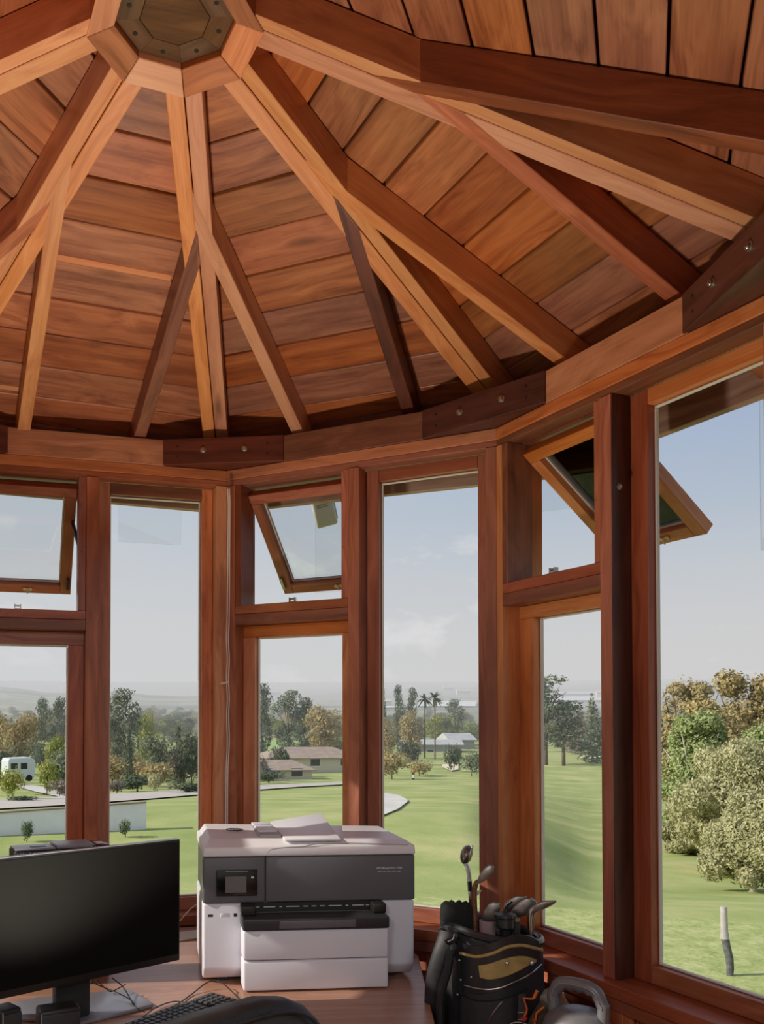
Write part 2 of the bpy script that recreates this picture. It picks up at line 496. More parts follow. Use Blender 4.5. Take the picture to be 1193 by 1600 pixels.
    M = Matrix.Translation(hinge) @ Matrix(((w.u.x, w.n.x, 0, 0), (w.u.y, w.n.y, 0, 0), (0, 0, 1, 0), (0, 0, 0, 1))) @ Matrix.Rotation(ang, 4, 'X')
    # local frame: x along wall, y outwards, z up; the sash hangs in -z, its inner face at y = -0.04
    win3.matrix_world = M
    hw = (v1 - v0) / 2; sw = 0.042; zz = -H
    def S(name, x0_, x1_, y0_, y1_, z0_, z1_, mat, par=win3, bev=0.0015, ax=None):
        bm = bmesh.new(); box_bm(bm, x0_, x1_, y0_, y1_, z0_, z1_)
        dims = (x1_ - x0_, 0, z1_ - z0_)
        if ax is None: ax = (1, 0, 0) if dims[0] > dims[2] else (0, 0, 1)
        return new_obj(name, bm_mesh(bm, name, ax, False, bev), mat, par)
    vm = p.get('vmat', W_RED)
    S('vent_stile', -hw, -hw + sw, -0.04, 0, zz, -sw, vm)
    S('vent_stile', hw - sw, hw, -0.04, 0, zz, -sw, vm)
    S('vent_top_rail', -hw, hw, -0.04, 0, -sw + 0.0005, -0.003, p.get('vtmat', W_ORANGE))
    S('vent_bottom_rail', -hw + sw + 0.0005, hw - sw - 0.0005, -0.04, 0, zz, zz + sw, vm)
    S('vent_seal', -hw + sw, -hw + sw + 0.006, -0.018, -0.004, zz + sw, -sw, WHITE_STOP)
    S('vent_seal', hw - sw - 0.006, hw - sw, -0.018, -0.004, zz + sw, -sw, WHITE_STOP)
    S('vent_seal', -hw + sw, hw - sw, -0.018, -0.004, zz + sw, zz + sw + 0.005, WHITE_STOP)
    S('vent_pane', -hw + sw + 0.001, hw - sw - 0.001, -0.012, -0.008, zz + sw, -sw, GLASS, bev=0)
    # latch: two lobed plate with a lever, on the bottom rail
    bm = bmesh.new()
    lx = 0.045
    lathe = lambda cx_, r_: lathe_bm(bm, [(0, 0), (r_, 0), (r_, 0.004), (0, 0.004)], 12, cx_, 0)
    lathe(-0.011, 0.0075); lathe(0.011, 0.0075); box_bm(bm, -0.011, 0.011, -0.0045, 0.0045, 0, 0.003)
    la = new_obj('latch', bm_mesh(bm, 'latch', None, False, 0), BRASS, win3)
    la.matrix_local = Matrix.Translation((lx, -0.041, zz + 0.022)) @ Matrix.Rotation(radians(90), 4, 'X')
    bm = bmesh.new(); tube_bm(bm, [(0, 0, 0.002), (0, -0.004, 0.009), (0, -0.013, 0.013)], 0.0032, 8)
    lv = new_obj('latch_lever', bm_mesh(bm, 'latch_lever', None, True), BRASS, la)
    # folding stay on the side stiles
    for sx in ((-1, 1) if p.get('stays', True) else ()):
        S('stay_bracket', sx * (hw - 0.012) - 0.007, sx * (hw - 0.012) + 0.007, -0.052, -0.041, zz + 0.03, zz + 0.085, STEEL if sx < 0 else BRONZE, bev=0.002)
    # stay arm between the sash edge and the jamb
    a_l = Vector((hw - 0.012, -0.01, zz * 0.30)); aw = win3.matrix_world @ a_l
    b_w = w.P(v1 + 0.012, 2.10, 0.012)
    arm = tube('stay_arm', [b_w, (aw + b_w) / 2 + Vector((0, 0, -0.004)), aw], 0.0085, BRONZE, win3, 8, flat=(0.8, 1.3))
    arm.matrix_parent_inverse = M.inverted()
    # keeper on the sill
    kp = empty('window_keeper', w.P((v0 + v1) / 2 + 0.03, 1.9255 + dz, 0.03), parent=None)
    bm = bmesh.new(); 
    for (x_0, x_1, y_0, y_1, z_0, z_1) in ((-.012, .012, -.008, .008, 0, .003), (-.012, -.009, -.008, .008, .003, .018), (.009, .012, -.008, .008, .003, .018), (-.009, .009, -.003, .003, .010, .016)):
        box_bm(bm, x_0, x_1, y_0, y_1, z_0, z_1)
    k_ = new_obj('keeper', bm_mesh(bm, 'keeper', None, False, 0.0004), STEEL, win3)
    bpy.data.objects.remove(kp)
    k_.matrix_parent_inverse = M.inverted()
    k_.matrix_basis = Matrix.Translation(w.P((v0 + v1) / 2 + 0.005, 1.9253 + dz, 0.02)) @ Matrix.Rotation(atan2(w.u.y, w.u.x), 4, 'Z')
    return w


PAB = dict(ang=43, vin=0.0255, c0=0.036, c1=0.036, p0=0.496, p1=0.538, g0=0.587, g1=0.937, h0=0.087, h1=0.447, vtmat=W_RED, trmat=W_RED, stopmat=W_RED, s1mat=W_RED)
PZA = dict(c0=0.036, c1=0.040, p0=0.524, p1=0.571, g0=0.617, g1=0.968, h0=0.087, h1=0.466, dz=-0.035, db=-0.030, dl=-0.030, dlt=-0.004, trmat=W_BROWN,
           stopmat=W_RED, lowmat=W_RED, vsmat=W_RED, vmat=W_RED, vtmat=W_RED, pmat=W_JACK, s0mat=W_JACK, s1mat=W_ORANGE, c1mat=W_ORANGE)
PBC = dict(side_sheet=True, dH=0.022, ang=51, c0=0.027, c1=0.036, p0=0.455, p1=0.497, g0=0.560, g1=0.930, h0=0.097, h1=0.415, dz=0.007, db=0.0, dlt=0.004, c0mat=W_ORANGE, stopmat=W_BROWN,
           vsmat=W_BROWN, brmat=W_RED, vtmat=W_ORANGE, vmat=W_ORANGE, stays=False, trmat=W_ORANGE)
wZA = build_wall('Z', 'A', 'left', 1, PZA)
wAB = build_wall('A', 'B', 'back', 4, PAB)
wBC = build_wall('B', 'C', 'right', 7, PBC)
wGZ = build_wall('G', 'Z', 'far_left', 10, PAB)
wCD = build_wall('C', 'D', 'near_right', 13, PAB)
wFG = build_wall('F', 'G', 'near_left', 16, PAB)

# ------------------------------------------------------------------ ring beam with corner plates
ring = empty('trim_1', (0, 0, 2.49), kind='structure')
def RP(o):
    o.parent = ring; o.matrix_parent_inverse = Matrix.Translation((0, 0, -2.49)); return o
CH = 0.245
order = ['F', 'G', 'Z', 'A', 'B', 'C', 'D']
for a, b in zip(order, order[1:]):
    w = Wall(a, b)
    RP(w.box('ring_beam', CH - 0.01, w.L - CH + 0.01, 2.443, 2.539, -0.004, 0.10, {'Z': W_JACK, 'A': W_BROWN, 'B': W_ORANGE}.get(a, W_JACK), ring, bevel=0.002))
for a, b, c in zip(order, order[1:], order[2:]):
    w1, w2 = Wall(a, b), Wall(b, c)
    p1, p2 = w1.P(w1.L - CH, 0, -0.009), w2.P(CH, 0, -0.009)
    q1, q2 = w1.P(w1.L - CH, 0, 0.10), w2.P(CH, 0, 0.10)
    cc = Vector((*K[b], 0)); cc = cc * (1 + 0.10 / cc.length)
    pts = [p1, p2, q2, cc, q1]
    bm = bmesh.new(); prism_bm(bm, [Vector((p.x, p.y, 2.4435)) for p in pts], [Vector((p.x, p.y, 2.5395)) for p in pts])
    d = (p2 - p1).normalized()
    pl = new_obj('corner_plate', bm_mesh(bm, 'corner_plate', d, False, 0.0015), W_DARK, ring); RP(pl)
    nrm = Vector((d.y, -d.x, 0)); mid = (p1 + p2) / 2
    if nrm.dot(mid) > 0: nrm = -nrm
    for s_ in (-0.075, 0.08):
        bm = bmesh.new(); lathe_bm(bm, [(0, 0), (0.011, 0), (0.011, 0.002), (0.0075, 0.003), (0.0075, 0.008), (0.0065, 0.0095), (0.003, 0.0095), (0.003, 0.012), (0, 0.0125)], 14)
        bo = new_obj('bolt', bm_mesh(bm, 'bolt', None, True, 0, angle=30), STEEL, pl)
        bo.matrix_basis = Matrix.Translation(Vector((mid.x, mid.y, 2.494)) + d * s_) @ nrm.to_track_quat('Z', 'Y').to_matrix().to_4x4()
    for s_ in (-0.17, 0.165):
        for zz in (2.474, 2.512):
            bm = bmesh.new(); lathe_bm(bm, [(0, 0.0), (0.0042, 0), (0.0042, 0.0006), (0, 0.0006)], 8)
            bo = new_obj('screw', bm_mesh(bm, 'screw', None), BLACK_HOLE, pl)
            bo.matrix_basis = Matrix.Translation(Vector((mid.x, mid.y, zz)) + d * s_) @ nrm.to_track_quat('Z', 'Y').to_matrix().to_4x4()

# ------------------------------------------------------------------ roof
ceil = empty('ceiling', (0, 0, 0), kind='structure')
SL = 0.478; Z0 = 3.1538; TB = 0.10; EAVE = 1.60
def bay_dirs(k):
    th = pi / 2 - (k + 0.5) * pi / 4
    n = Vector((cos(th), sin(th), 0)); return n, Vector((n.y, -n.x, 0))
def RPt(n, l, nd, lat, off):
    p = n * nd + l * lat; return Vector((p.x, p.y, Z0 - SL * nd + off))
for k in range(8):
    n, l = bay_dirs(k)
    edges = [0.120] + [0.385 + 0.126 * i for i in range(-1, 10)] + [EAVE]
    for i, (e0, e1) in enumerate(zip(edges, edges[1:])):
        gp = 0.0032; a0, a1 = e0 + gp, e1 - gp
        bm = bmesh.new()
        lo = TB; hi = TB + 0.02
        jt = R.uniform(-0.002, 0.002)
        A_ = [RPt(n, l, a0, -a0 * T225 + 0.004, lo + jt), RPt(n, l, a1, -a1 * T225 + 0.004, lo + jt), RPt(n, l, a1, a1 * T225 - 0.004, lo + jt), RPt(n, l, a0, a0 * T225 - 0.004, lo + jt)]
        B_ = [p + Vector((0, 0, 0.022)) for p in A_]
        prism_bm(bm, A_, B_)
        new_obj('roof_board', bm_mesh(bm, 'roof_board', l, False, 0.002), W_BOARD, ceil)
    bm = bmesh.new()   # underlay above the boards
    a0, a1 = 0.0, EAVE
    A_ = [RPt(n, l, 0.001, 0, TB + 0.024), RPt(n, l, a1, -a1 * T225, TB + 0.024), RPt(n, l, a1, a1 * T225, TB + 0.024)]
    prism_bm(bm, A_, [p + Vector((0, 0, 0.03)) for p in A_])
    new_obj('roof_deck', bm_mesh(bm, 'roof_deck', l), DECK, ceil)
    # fascia along the eave
    bm = bmesh.new()
    f0, f1 = EAVE - 0.035, EAVE
    pts = [(f0, -f0 * T225), (f1, -f1 * T225), (f1, f1 * T225), (f0, f0 * T225)]
    zt_ = Z0 - SL * EAVE + TB
    A_ = [Vector(((n * a_ + l * b_).x, (n * a_ + l * b_).y, 2.365)) for a_, b_ in pts]
    B_ = [Vector((p.x, p.y, zt_ + 0.015)) for p in A_]
    prism_bm(bm, A_, B_)
    new_obj('fascia', bm_mesh(bm, 'fascia', l, False, 0.002), W_OUT, ceil)
    # jack rafters
    for lat in (-0.19, 0.228):
        st = (abs(lat) - 0.02) / T225; en = EAVE - 0.036
        bm = bmesh.new(); hw = 0.0225
        def ring_(nd_l, nd_r):
            return [RPt(n, l, nd_l, lat - hw, 0), RPt(n, l, nd_r, lat + hw, 0), RPt(n, l, nd_r, lat + hw, TB - 0.003), RPt(n, l, nd_l, lat - hw, TB - 0.003)]
        nl = abs(lat - hw) / T225 - 0.045 / sin(pi / 8) * 0.9; nr = abs(lat + hw) / T225 - 0.045 / sin(pi / 8) * 0.9
        prism_bm(bm, ring_(nl, nr), ring_(en, en))
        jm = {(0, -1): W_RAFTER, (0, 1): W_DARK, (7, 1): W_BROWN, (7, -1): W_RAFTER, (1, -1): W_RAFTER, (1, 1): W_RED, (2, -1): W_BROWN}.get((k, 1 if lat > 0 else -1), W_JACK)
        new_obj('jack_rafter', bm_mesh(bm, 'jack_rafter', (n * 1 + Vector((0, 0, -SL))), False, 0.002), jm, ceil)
    if k == 7:   # unstained battens showing between the rafters of the left bay
        for nd0, nd1, l0_, l1_ in ((0.742, 0.7605, -0.165, 0.20), (1.236, 1.252, -0.50, -0.215)):
            bm = bmesh.new()
            A_ = [RPt(n, l, nd0, l0_, TB - 0.004), RPt(n, l, nd1, l0_, TB - 0.004), RPt(n, l, nd1, l1_, TB - 0.004), RPt(n, l, nd0, l1_, TB - 0.004)]
            prism_bm(bm, A_, [p + Vector((0, 0, 0.0035)) for p in A_])
            new_obj('batten', bm_mesh(bm, 'batten', l), W_RAFTER, ceil)
# hip rafters: two boards side by side with an open joint
for k in range(8):
    th = pi / 2 - k * pi / 4
    h = Vector((cos(th), sin(th), 0)); s = Vector((h.y, -h.x, 0))
    for sg in (-1, 1):
        bm = bmesh.new()
        def sec(r):
            zb_ = Z0 - SL * cos(pi / 8) * r
            o = []
            for wv_, zz in ((0.0016, zb_ - 0.0003), (0.046, zb_ - 0.18 * 0.046), (0.046, zb_ - 0.18 * 0.046 + TB - 0.002), (0.0016, zb_ + TB - 0.002)):
                p = h * r + s * (sg * wv_); o.append(Vector((p.x, p.y, zz)))
            return o
        prism_bm(bm, sec(0.165), sec(1.66))
        new_obj('hip_rafter', bm_mesh(bm, 'hip_rafter', (h + Vector((0, 0, -0.44))), False, 0.0018), W_RAFTER, ceil)
# hub: ring of eight blocks and the dark octagon inside it
for k in range(8):
    a0, a1 = pi / 2 - k * pi / 4, pi / 2 - (k + 1) * pi / 4
    bm = bmesh.new()
    def cp(a, r, z): return Vector((r * cos(a), r * sin(a), z))
    ro, ri = 0.203, 0.139
    g = 0.004
    A_ = [cp(a0 - g, ri, 3.084), cp(a0 - g, ro, 3.0585), cp(a1 + g, ro, 3.0585), cp(a1 + g, ri, 3.084)]
    B_ = [Vector((p.x, p.y, 3.19)) for p in A_]
    prism_bm(bm, A_, B_)
    m_ = (a0 + a1) / 2
    new_obj('ring_block', bm_mesh(bm, 'ring_block', (-sin(m_), cos(m_), 0), False, 0.0015), W_RAFTER if k % 2 else W_JACK, ceil)
    bm = bmesh.new(); ro, ri = 0.1365, 0.082
    A_ = [cp(a0, ri, 3.098), cp(a0, ro, 3.098), cp(a1, ro, 3.098), cp(a1, ri, 3.098)]
    B_ = [Vector((p.x, p.y, 3.17)) for p in A_]
    prism_bm(bm, A_, B_)
    hb = new_obj('hub_segment', bm_mesh(bm, 'hub_segment', (-sin(m_), cos(m_), 0), False, 0.0006), W_HUB, ceil)
    bm = bmesh.new(); p = cp(m_, 0.106, 3.0975); lathe_bm(bm, [(0, p.z - .0005), (0.006, p.z - .0005), (0.006, p.z + .0005), (0, p.z + .0005)], 10, p.x, p.y)
    new_obj('plug', bm_mesh(bm, 'plug', None), BLACK_HOLE, hb)
bm = bmesh.new()
A_ = [Vector((0.0805 * cos(pi / 2 - k * pi / 4), 0.0805 * sin(pi / 2 - k * pi / 4), 3.098)) for k in range(8)]
prism_bm(bm, A_, [Vector((p.x, p.y, 3.17)) for p in A_])
new_obj('hub_center', bm_mesh(bm, 'hub_center', (1, 0.3, 0), False, 0.001), W_HUB, ceil)

# ------------------------------------------------------------------ floor
FLOOR = wood('floor_boards', (88, 56, 38), (124, 82, 56), (150, 104, 74), rough=0.35)
bm = bmesh.new()
pl_ = [Vector(K[c] ) * 1.08 for c in ('F', 'G', 'Z', 'A', 'B', 'C', 'D')] + [Vector((1.6, -4.6)), Vector((-1.6, -4.6))]
prism_bm(bm, [Vector((p.x, p.y, 0)) for p in pl_], [Vector((p.x, p.y, -0.12)) for p in pl_])
new_obj('floor', bm_mesh(bm, 'floor', (0, 1, 0)), FLOOR, None, kind='structure')

# ------------------------------------------------------------------ the adjoining room behind the camera
PLASTER = plain('cream_plaster', (222, 219, 214), 0.85, nscale=3, namt=0.03)
def slab(name, x0, x1, y0, y1, z0, z1, mat=PLASTER):
    return box(name, x0, x1, y0, y1, z0, z1, mat, None, 0, kind='structure')
slab('wall_rear', -2.6, 3.2, -5.1, -5.0, 0, 2.7)
slab('wall_room_left', -2.7, -2.6, -5.1, -1.1, 0, 2.7)
slab('wall_room_right', 3.2, 3.3, -5.1, -1.1, 0, 2.7)
slab('wall_beside_left', -2.6, -1.02, -1.15, -1.05, 0, 2.7)
slab('wall_beside_right', 1.02, 3.2, -1.15, -1.05, 0, 2.7)
slab('ceiling_room', -2.6, 3.2, -5.0, -1.75, 2.6, 2.7)
slab('floor_room', -2.6, 3.2, -5.0, -1.05, -0.12, -0.002, FLOOR)
SHADE = plain('fill_lamp_opal', (240, 236, 226), 0.5)
for x in (-0.6, 1.2):  # bodies for the two fill lamps added behind the camera
    t_ = empty('fill_lamp', (x, -3.3, 2.6), label='added round fill lamp on the %s side of the room behind the turret' % ('window' if x < 0 else 'door'), category='lamp', group='added fill lamps behind the turret')
    bm = bmesh.new(); lathe_bm(bm, [(0, 0), (0.29, 0), (0.29, -0.05), (0.27, -0.07), (0.255, -0.07), (0.255, -0.03), (0, -0.03)], 28)
    new_obj('fill_lamp_rim', bm_mesh(bm, 'fill_lamp_rim', None, True), SHADE, t_)
t_ = empty('fill_uplight', (-0.10, -0.15, 0), label='added slim bronze fill uplight between the desk and the office chair', category='lamp')  # unseen body made to carry the added uplight
bm = bmesh.new(); lathe_bm(bm, [(0, 0), (0.09, 0), (0.09, 0.015), (0.014, 0.025), (0.014, 0.66), (0.09, 0.72), (0.095, 0.76), (0.088, 0.76), (0.08, 0.74), (0, 0.73)], 24)
new_obj('fill_uplight_pole', bm_mesh(bm, 'fill_uplight_pole', None, True), BRONZE, t_)

# ------------------------------------------------------------------ the landscape
HZ = 1122.4
PROF = [(0, -3.9), (27, -3.9), (33, -3.62), (40, -3.95), (71, -6.2), (110, -8.4), (137, -9.2), (230, -8.9), (350, -8.0), (600, -4.5), (1000, 8), (1600, 26), (2500, 60), (4000, 135), (6000, 222), (8500, 300)]


def interp(tab, x):
    if x <= tab[0][0]: return tab[0][1]
    for (a, b), (c, d) in zip(tab, tab[1:]):
        if x <= c:
            t = (x - a) / (c - a); return b + (d - b) * t
    return tab[-1][1]


def wob(x, y):
    return 0.5 * sin(x * 1.0 + 1.3 * sin(y * 0.7)) + 0.3 * sin(y * 1.7 + x * 0.6 + 2.0) + 0.2 * sin(x * 2.9 - y * 2.3)


def ground_z(x, y):
    dx, dy = x - EYE.x, y - EYE.y
    d = hypot(dx, dy); az = atan2(dx, max(dy, 1e-3)) if dy > 0 else (pi / 2 if dx > 0 else -pi / 2)
    dd = d * max(cos(az), 0.6)
    z = interp(PROF, dd)
    tr = max(0.0, min(1.0, (az + 0.02) / 0.5)); 
    if dd > 1000:
        far = interp([(1000, 1), (8500, 1.0)], dd)
        z *= 0.88 + 0.26 * tr
    tl = max(0.0, min(1.0, (-az - 0.02) / 0.12))
    if dd > 700:   # the wooded ridge to the left
        rg = math.exp(-((dd - 2300) / 750) ** 2) * (46 + 16 * wob(az * 16, 1.0) + 4 * wob(az * 60, 3)) * tl
        z = z * (1 - 0.55 * tl) + rg
    z += 0.10 * wob(x / 9.0, y / 9.0) * min(1, dd / 40) + 0.45 * wob(x / 31.0, y / 27.0) * max(0, min(1, (dd - 45) / 60))
    rt = max(0.0, min(1.0, (az - 0.22) / 0.12))
    # the ground to the right falls away behind the tee bank into a wooded gully
    if dd > 18: z -= rt * 2.2 * max(0, min(1, (dd - 18) / 14)) * max(0, min(1, (150 - dd) / 60))
    return EYE.z + z


def ray_dir(px, py):
    v = Vector(((px - PPX) / FPX, 1.0, -(py - PPY) / FPX))
    return Vector((ROT[0][0] * v.x + ROT[1][0] * v.y + ROT[2][0] * v.z, ROT[0][1] * v.x + ROT[1][1] * v.y + ROT[2][1] * v.z, ROT[0][2] * v.x + ROT[1][2] * v.y + ROT[2][2] * v.z))


def at(px, py, D):
    return EYE + ray_dir(px, py) * D


def on_ground(px, py):
    d = ray_dir(px, py); t0 = 5.0; t = 5.0
    while t < 9000:
        p = EYE + d * t
        if p.z < ground_z(p.x, p.y):
            lo, hi = t0, t
            for _ in range(14):
                m = (lo + hi) / 2; q = EYE + d * m
                if q.z < ground_z(q.x, q.y): hi = m
                else: lo = m
            q = EYE + d * hi; q.z = ground_z(q.x, q.y); return q
        t0 = t; t *= 1.02
    return EYE + d * 9000


def foot(px, D):
    p = at(px, HZ, D); p.z = ground_z(p.x, p.y); return p


def grass_mat():
    m, t = new_mat('grass')
    g = t.n('ShaderNodeNewGeometry'); P = g.outputs['Position']
    vl = t.n('ShaderNodeVectorMath', operation='DISTANCE'); t.l(P, vl.inputs[0]); vl.inputs[1].default_value = EYE
    d = vl.outputs['Value']
    jit = t.noise(P, 0.12, 3, 0.5)
    dn = t.math('ADD', d, t.math('MULTIPLY', t.math('SUBTRACT', jit, 0.5), 5.0))
    n1 = t.noise(P, 0.22, 4, 0.6); n2 = t.noise(P, 3.0, 4, 0.7); n3 = t.noise(P, 14.0, 3, 0.7)
    fair = t.ramp(n1, [(0.35, (142, 156, 92)), (0.5, (160, 170, 106)), (0.65, (186, 184, 128))])
    rough = t.ramp(t.math('ADD', t.math('MULTIPLY', n2, 0.5), t.math('MULTIPLY', n3, 0.5)), [(0.38, (128, 146, 82)), (0.5, (170, 178, 112)), (0.62, (206, 204, 156))])
    near = t.math('SUBTRACT', 1.0, t.math('MULTIPLY', t.math('SUBTRACT', dn, 19.5), 1.6, clamp=True), clamp=True)
    c = t.mix(near, fair, rough)
    # mown bands in the middle distance
    st = t.math('MULTIPLY', t.math('SINE', t.math('MULTIPLY', dn, 0.42)), 0.5)
    c = t.mix(t.math('MULTIPLY', t.math('ADD', st, 0.5), 0.22), c, (166, 172, 116))
    c = t.mix(t.math('MULTIPLY', t.math('SUBTRACT', n3, 0.45), 1.2, clamp=True), c, (132, 150, 84))
    # valley scrub and fields further out
    fld = t.noise(t.mapping(P, scale=(0.0016, 0.004, 0.0)), 1.0, 3, 0.6)
    fields = t.ramp(fld, [(0.30, (92, 100, 84)), (0.45, (126, 138, 100)), (0.52, (160, 156, 134)), (0.6, (108, 124, 96)), (0.72, (170, 170, 150))], 'CONSTANT')
    scrub = t.ramp(t.noise(P, 0.05, 5, 0.7), [(0.35, (74, 88, 60)), (0.6, (136, 134, 98))])
    far = t.math('MULTIPLY', t.math('SUBTRACT', d, 320.0), 0.01, clamp=True)
    vfar = t.math('MULTIPLY', t.math('SUBTRACT', d, 620.0), 0.004, clamp=True)
    c = t.mix(far, c, scrub); c = t.mix(vfar, c, fields)
    principled(t, c, 0.9, 0, 0.15, 0, n2, 0.03)
    return m


GRASS = grass_mat()
bm = bmesh.new(); rings = []
NA = 150
azs = [radians(-80 + 160 * i / NA) for i in range(NA + 1)]
rad = [1.5]
while rad[-1] < 9000: rad.append(rad[-1] * 1.045 + 0.15)
for r_ in rad:
    row = []
    for a_ in azs:
        x, y = EYE.x + r_ * sin(a_), EYE.y + r_ * cos(a_)
        row.append(bm.verts.new((x, y, ground_z(x, y))))
    rings.append(row)
for r1, r2 in zip(rings, rings[1:]):
    for i in range(NA): bm.faces.new((r1[i], r1[i + 1], r2[i + 1], r2[i]))
back = [bm.verts.new((EYE.x + r_ * sin(a), EYE.y + r_ * cos(a), EYE.z - 3.9)) for r_ in (1.5, 60) for a in [radians(v) for v in (80, 120, 180, 240, 280)]]
for i in range(4): bm.faces.new((back[i], back[i + 1], back[i + 6], back[i + 5]))
me = bm_mesh(bm, 'lawn', None, True, 0, angle=180)
new_obj('lawn', me, GRASS, None, kind='structure')

# short tufts along the edge of the rough near the turret, as one uncountable carpet
def leaf_mat(name, a, b, c, rough=0.7, trans=0.25):
    m, t = new_mat(name)
    oi = t.n('ShaderNodeObjectInfo'); g = t.n('ShaderNodeNewGeometry')
    at_ = t.n('ShaderNodeAttribute'); at_.attribute_name = 'tone'
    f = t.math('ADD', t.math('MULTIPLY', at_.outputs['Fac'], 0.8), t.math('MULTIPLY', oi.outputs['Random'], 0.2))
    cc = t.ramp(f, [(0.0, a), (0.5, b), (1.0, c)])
    p = t.n('ShaderNodeBsdfPrincipled'); t.l(cc, p.inputs['Base Color']); p.inputs['Roughness'].default_value = rough; p.inputs['Specular IOR Level'].default_value = 0.25
    tl = t.n('ShaderNodeBsdfTranslucent'); t.l(cc, tl.inputs[0])
    mx = t.n('ShaderNodeMixShader'); mx.inputs[0].default_value = trans; t.l(p.outputs[0], mx.inputs[1]); t.l(tl.outputs[0], mx.inputs[2])
    o = t.n('ShaderNodeOutputMaterial'); t.l(mx.outputs[0], o.inputs[0])
    return m


L_EUC = leaf_mat('leaf_grey_green', (70, 84, 66), (112, 124, 98), (150, 158, 128))
L_DARK = leaf_mat('leaf_dark', (62, 72, 56), (90, 102, 78), (116, 126, 98))
L_YEL = leaf_mat('leaf_yellow_green', (92, 106, 44), (148, 156, 74), (190, 188, 110))
L_AUT = leaf_mat('leaf_autumn', (134, 120, 80), (172, 154, 104), (198, 182, 134))
L_GREEN = leaf_mat('leaf_green', (120, 136, 86), (150, 164, 106), (180, 188, 134))
L_WILLOW = leaf_mat('leaf_willow', (148, 148, 106), (180, 178, 134), (206, 202, 162))
L_PALM = leaf_mat('leaf_palm', (66, 78, 52), (100, 110, 76), (130, 136, 98))
L_TWIG = leaf_mat('leaf_twig', (110, 98, 92), (142, 130, 120), (168, 156, 144))
BARK = plain('bark', (104, 90, 76), 0.9, nscale=4, namt=0.3)
BARK_PALE = plain('bark_pale', (188, 182, 168), 0.8, nscale=3, namt=0.15)


def foliage_mesh(name, lobes, n, size, rnd, drop=0.0, elong=1.0, fill=0.35):
    """leaf sprays scattered through ellipsoid lobes [(cx,cy,cz,rx,ry,rz)]"""
    vs, fs, tones = [], [], []
    vol = [l[3] * l[4] * l[5] for l in lobes]; tot = sum(v ** 0.67 for v in vol)
    for l, v in zip(lobes, vol):
        k = max(6, int(n * v ** 0.67 / tot))
        for _ in range(k):
            u = rnd.uniform(-1, 1); ph = rnd.uniform(0, 2 * pi); s_ = sqrt(1 - u * u)
            rr = 1 - fill * rnd.random() ** 1.6
            rr *= 1 + 0.16 * sin(ph * 5 + u * 7 + l[0] * 9)
            dvec = Vector((s_ * cos(ph), s_ * sin(ph), u))
            p = Vector((l[0] + dvec.x * l[3] * rr, l[1] + dvec.y * l[4] * rr, l[2] + dvec.z * l[5] * rr))
            nrm = (dvec + Vector((rnd.uniform(-.8, .8), rnd.uniform(-.8, .8), rnd.uniform(-.6, .9)))).normalized()
            t1 = nrm.cross(Vector((rnd.uniform(-1, 1), rnd.uniform(-1, 1), rnd.uniform(-1, 1)))).normalized()
            if drop: t1 = (t1 * (1 - drop) + Vector((0, 0, -1)) * drop).normalized()
            t2 = nrm.cross(t1).normalized()
            sz = size * rnd.uniform(0.6, 1.3)
            i0 = len(vs)
            a = t1 * sz * elong; b = t2 * sz * 0.5
            vs += [p - a, p + b, p + a, p - b]
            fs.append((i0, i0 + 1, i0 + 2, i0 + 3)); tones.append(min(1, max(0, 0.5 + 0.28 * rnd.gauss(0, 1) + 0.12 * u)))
    me = bpy.data.meshes.new(name); me.from_pydata([tuple(v) for v in vs], [], fs)
    a = me.attributes.new('tone', 'FLOAT', 'FACE'); a.data.foreach_set('value', tones)
    return me


def trunk_mesh(name, h, r, rnd, spread=0.35, forks=4, z_f=0.35):
    bm = bmesh.new()
    tube_bm(bm, [(0, 0, -0.05 * h), (0.02 * h, 0, h * z_f * 0.6), (0, 0.01 * h, h * z_f)], [r * 1.2, r, r * 0.85], 7)
    for k in range(forks):
        a = 2 * pi * k / forks + rnd.uniform(-.4, .4); sp = spread * h * rnd.uniform(0.5, 1)
        tube_bm(bm, [(0, 0.01 * h, h * z_f * 0.92), (sp * 0.4 * cos(a), sp * 0.4 * sin(a), h * (z_f + 0.25)), (sp * cos(a), sp * sin(a), h * rnd.uniform(0.72, 0.9))], [r * 0.6, r * 0.4, r * 0.12], 5)
    return bm_mesh(bm, name, None, True, 0, angle=180)


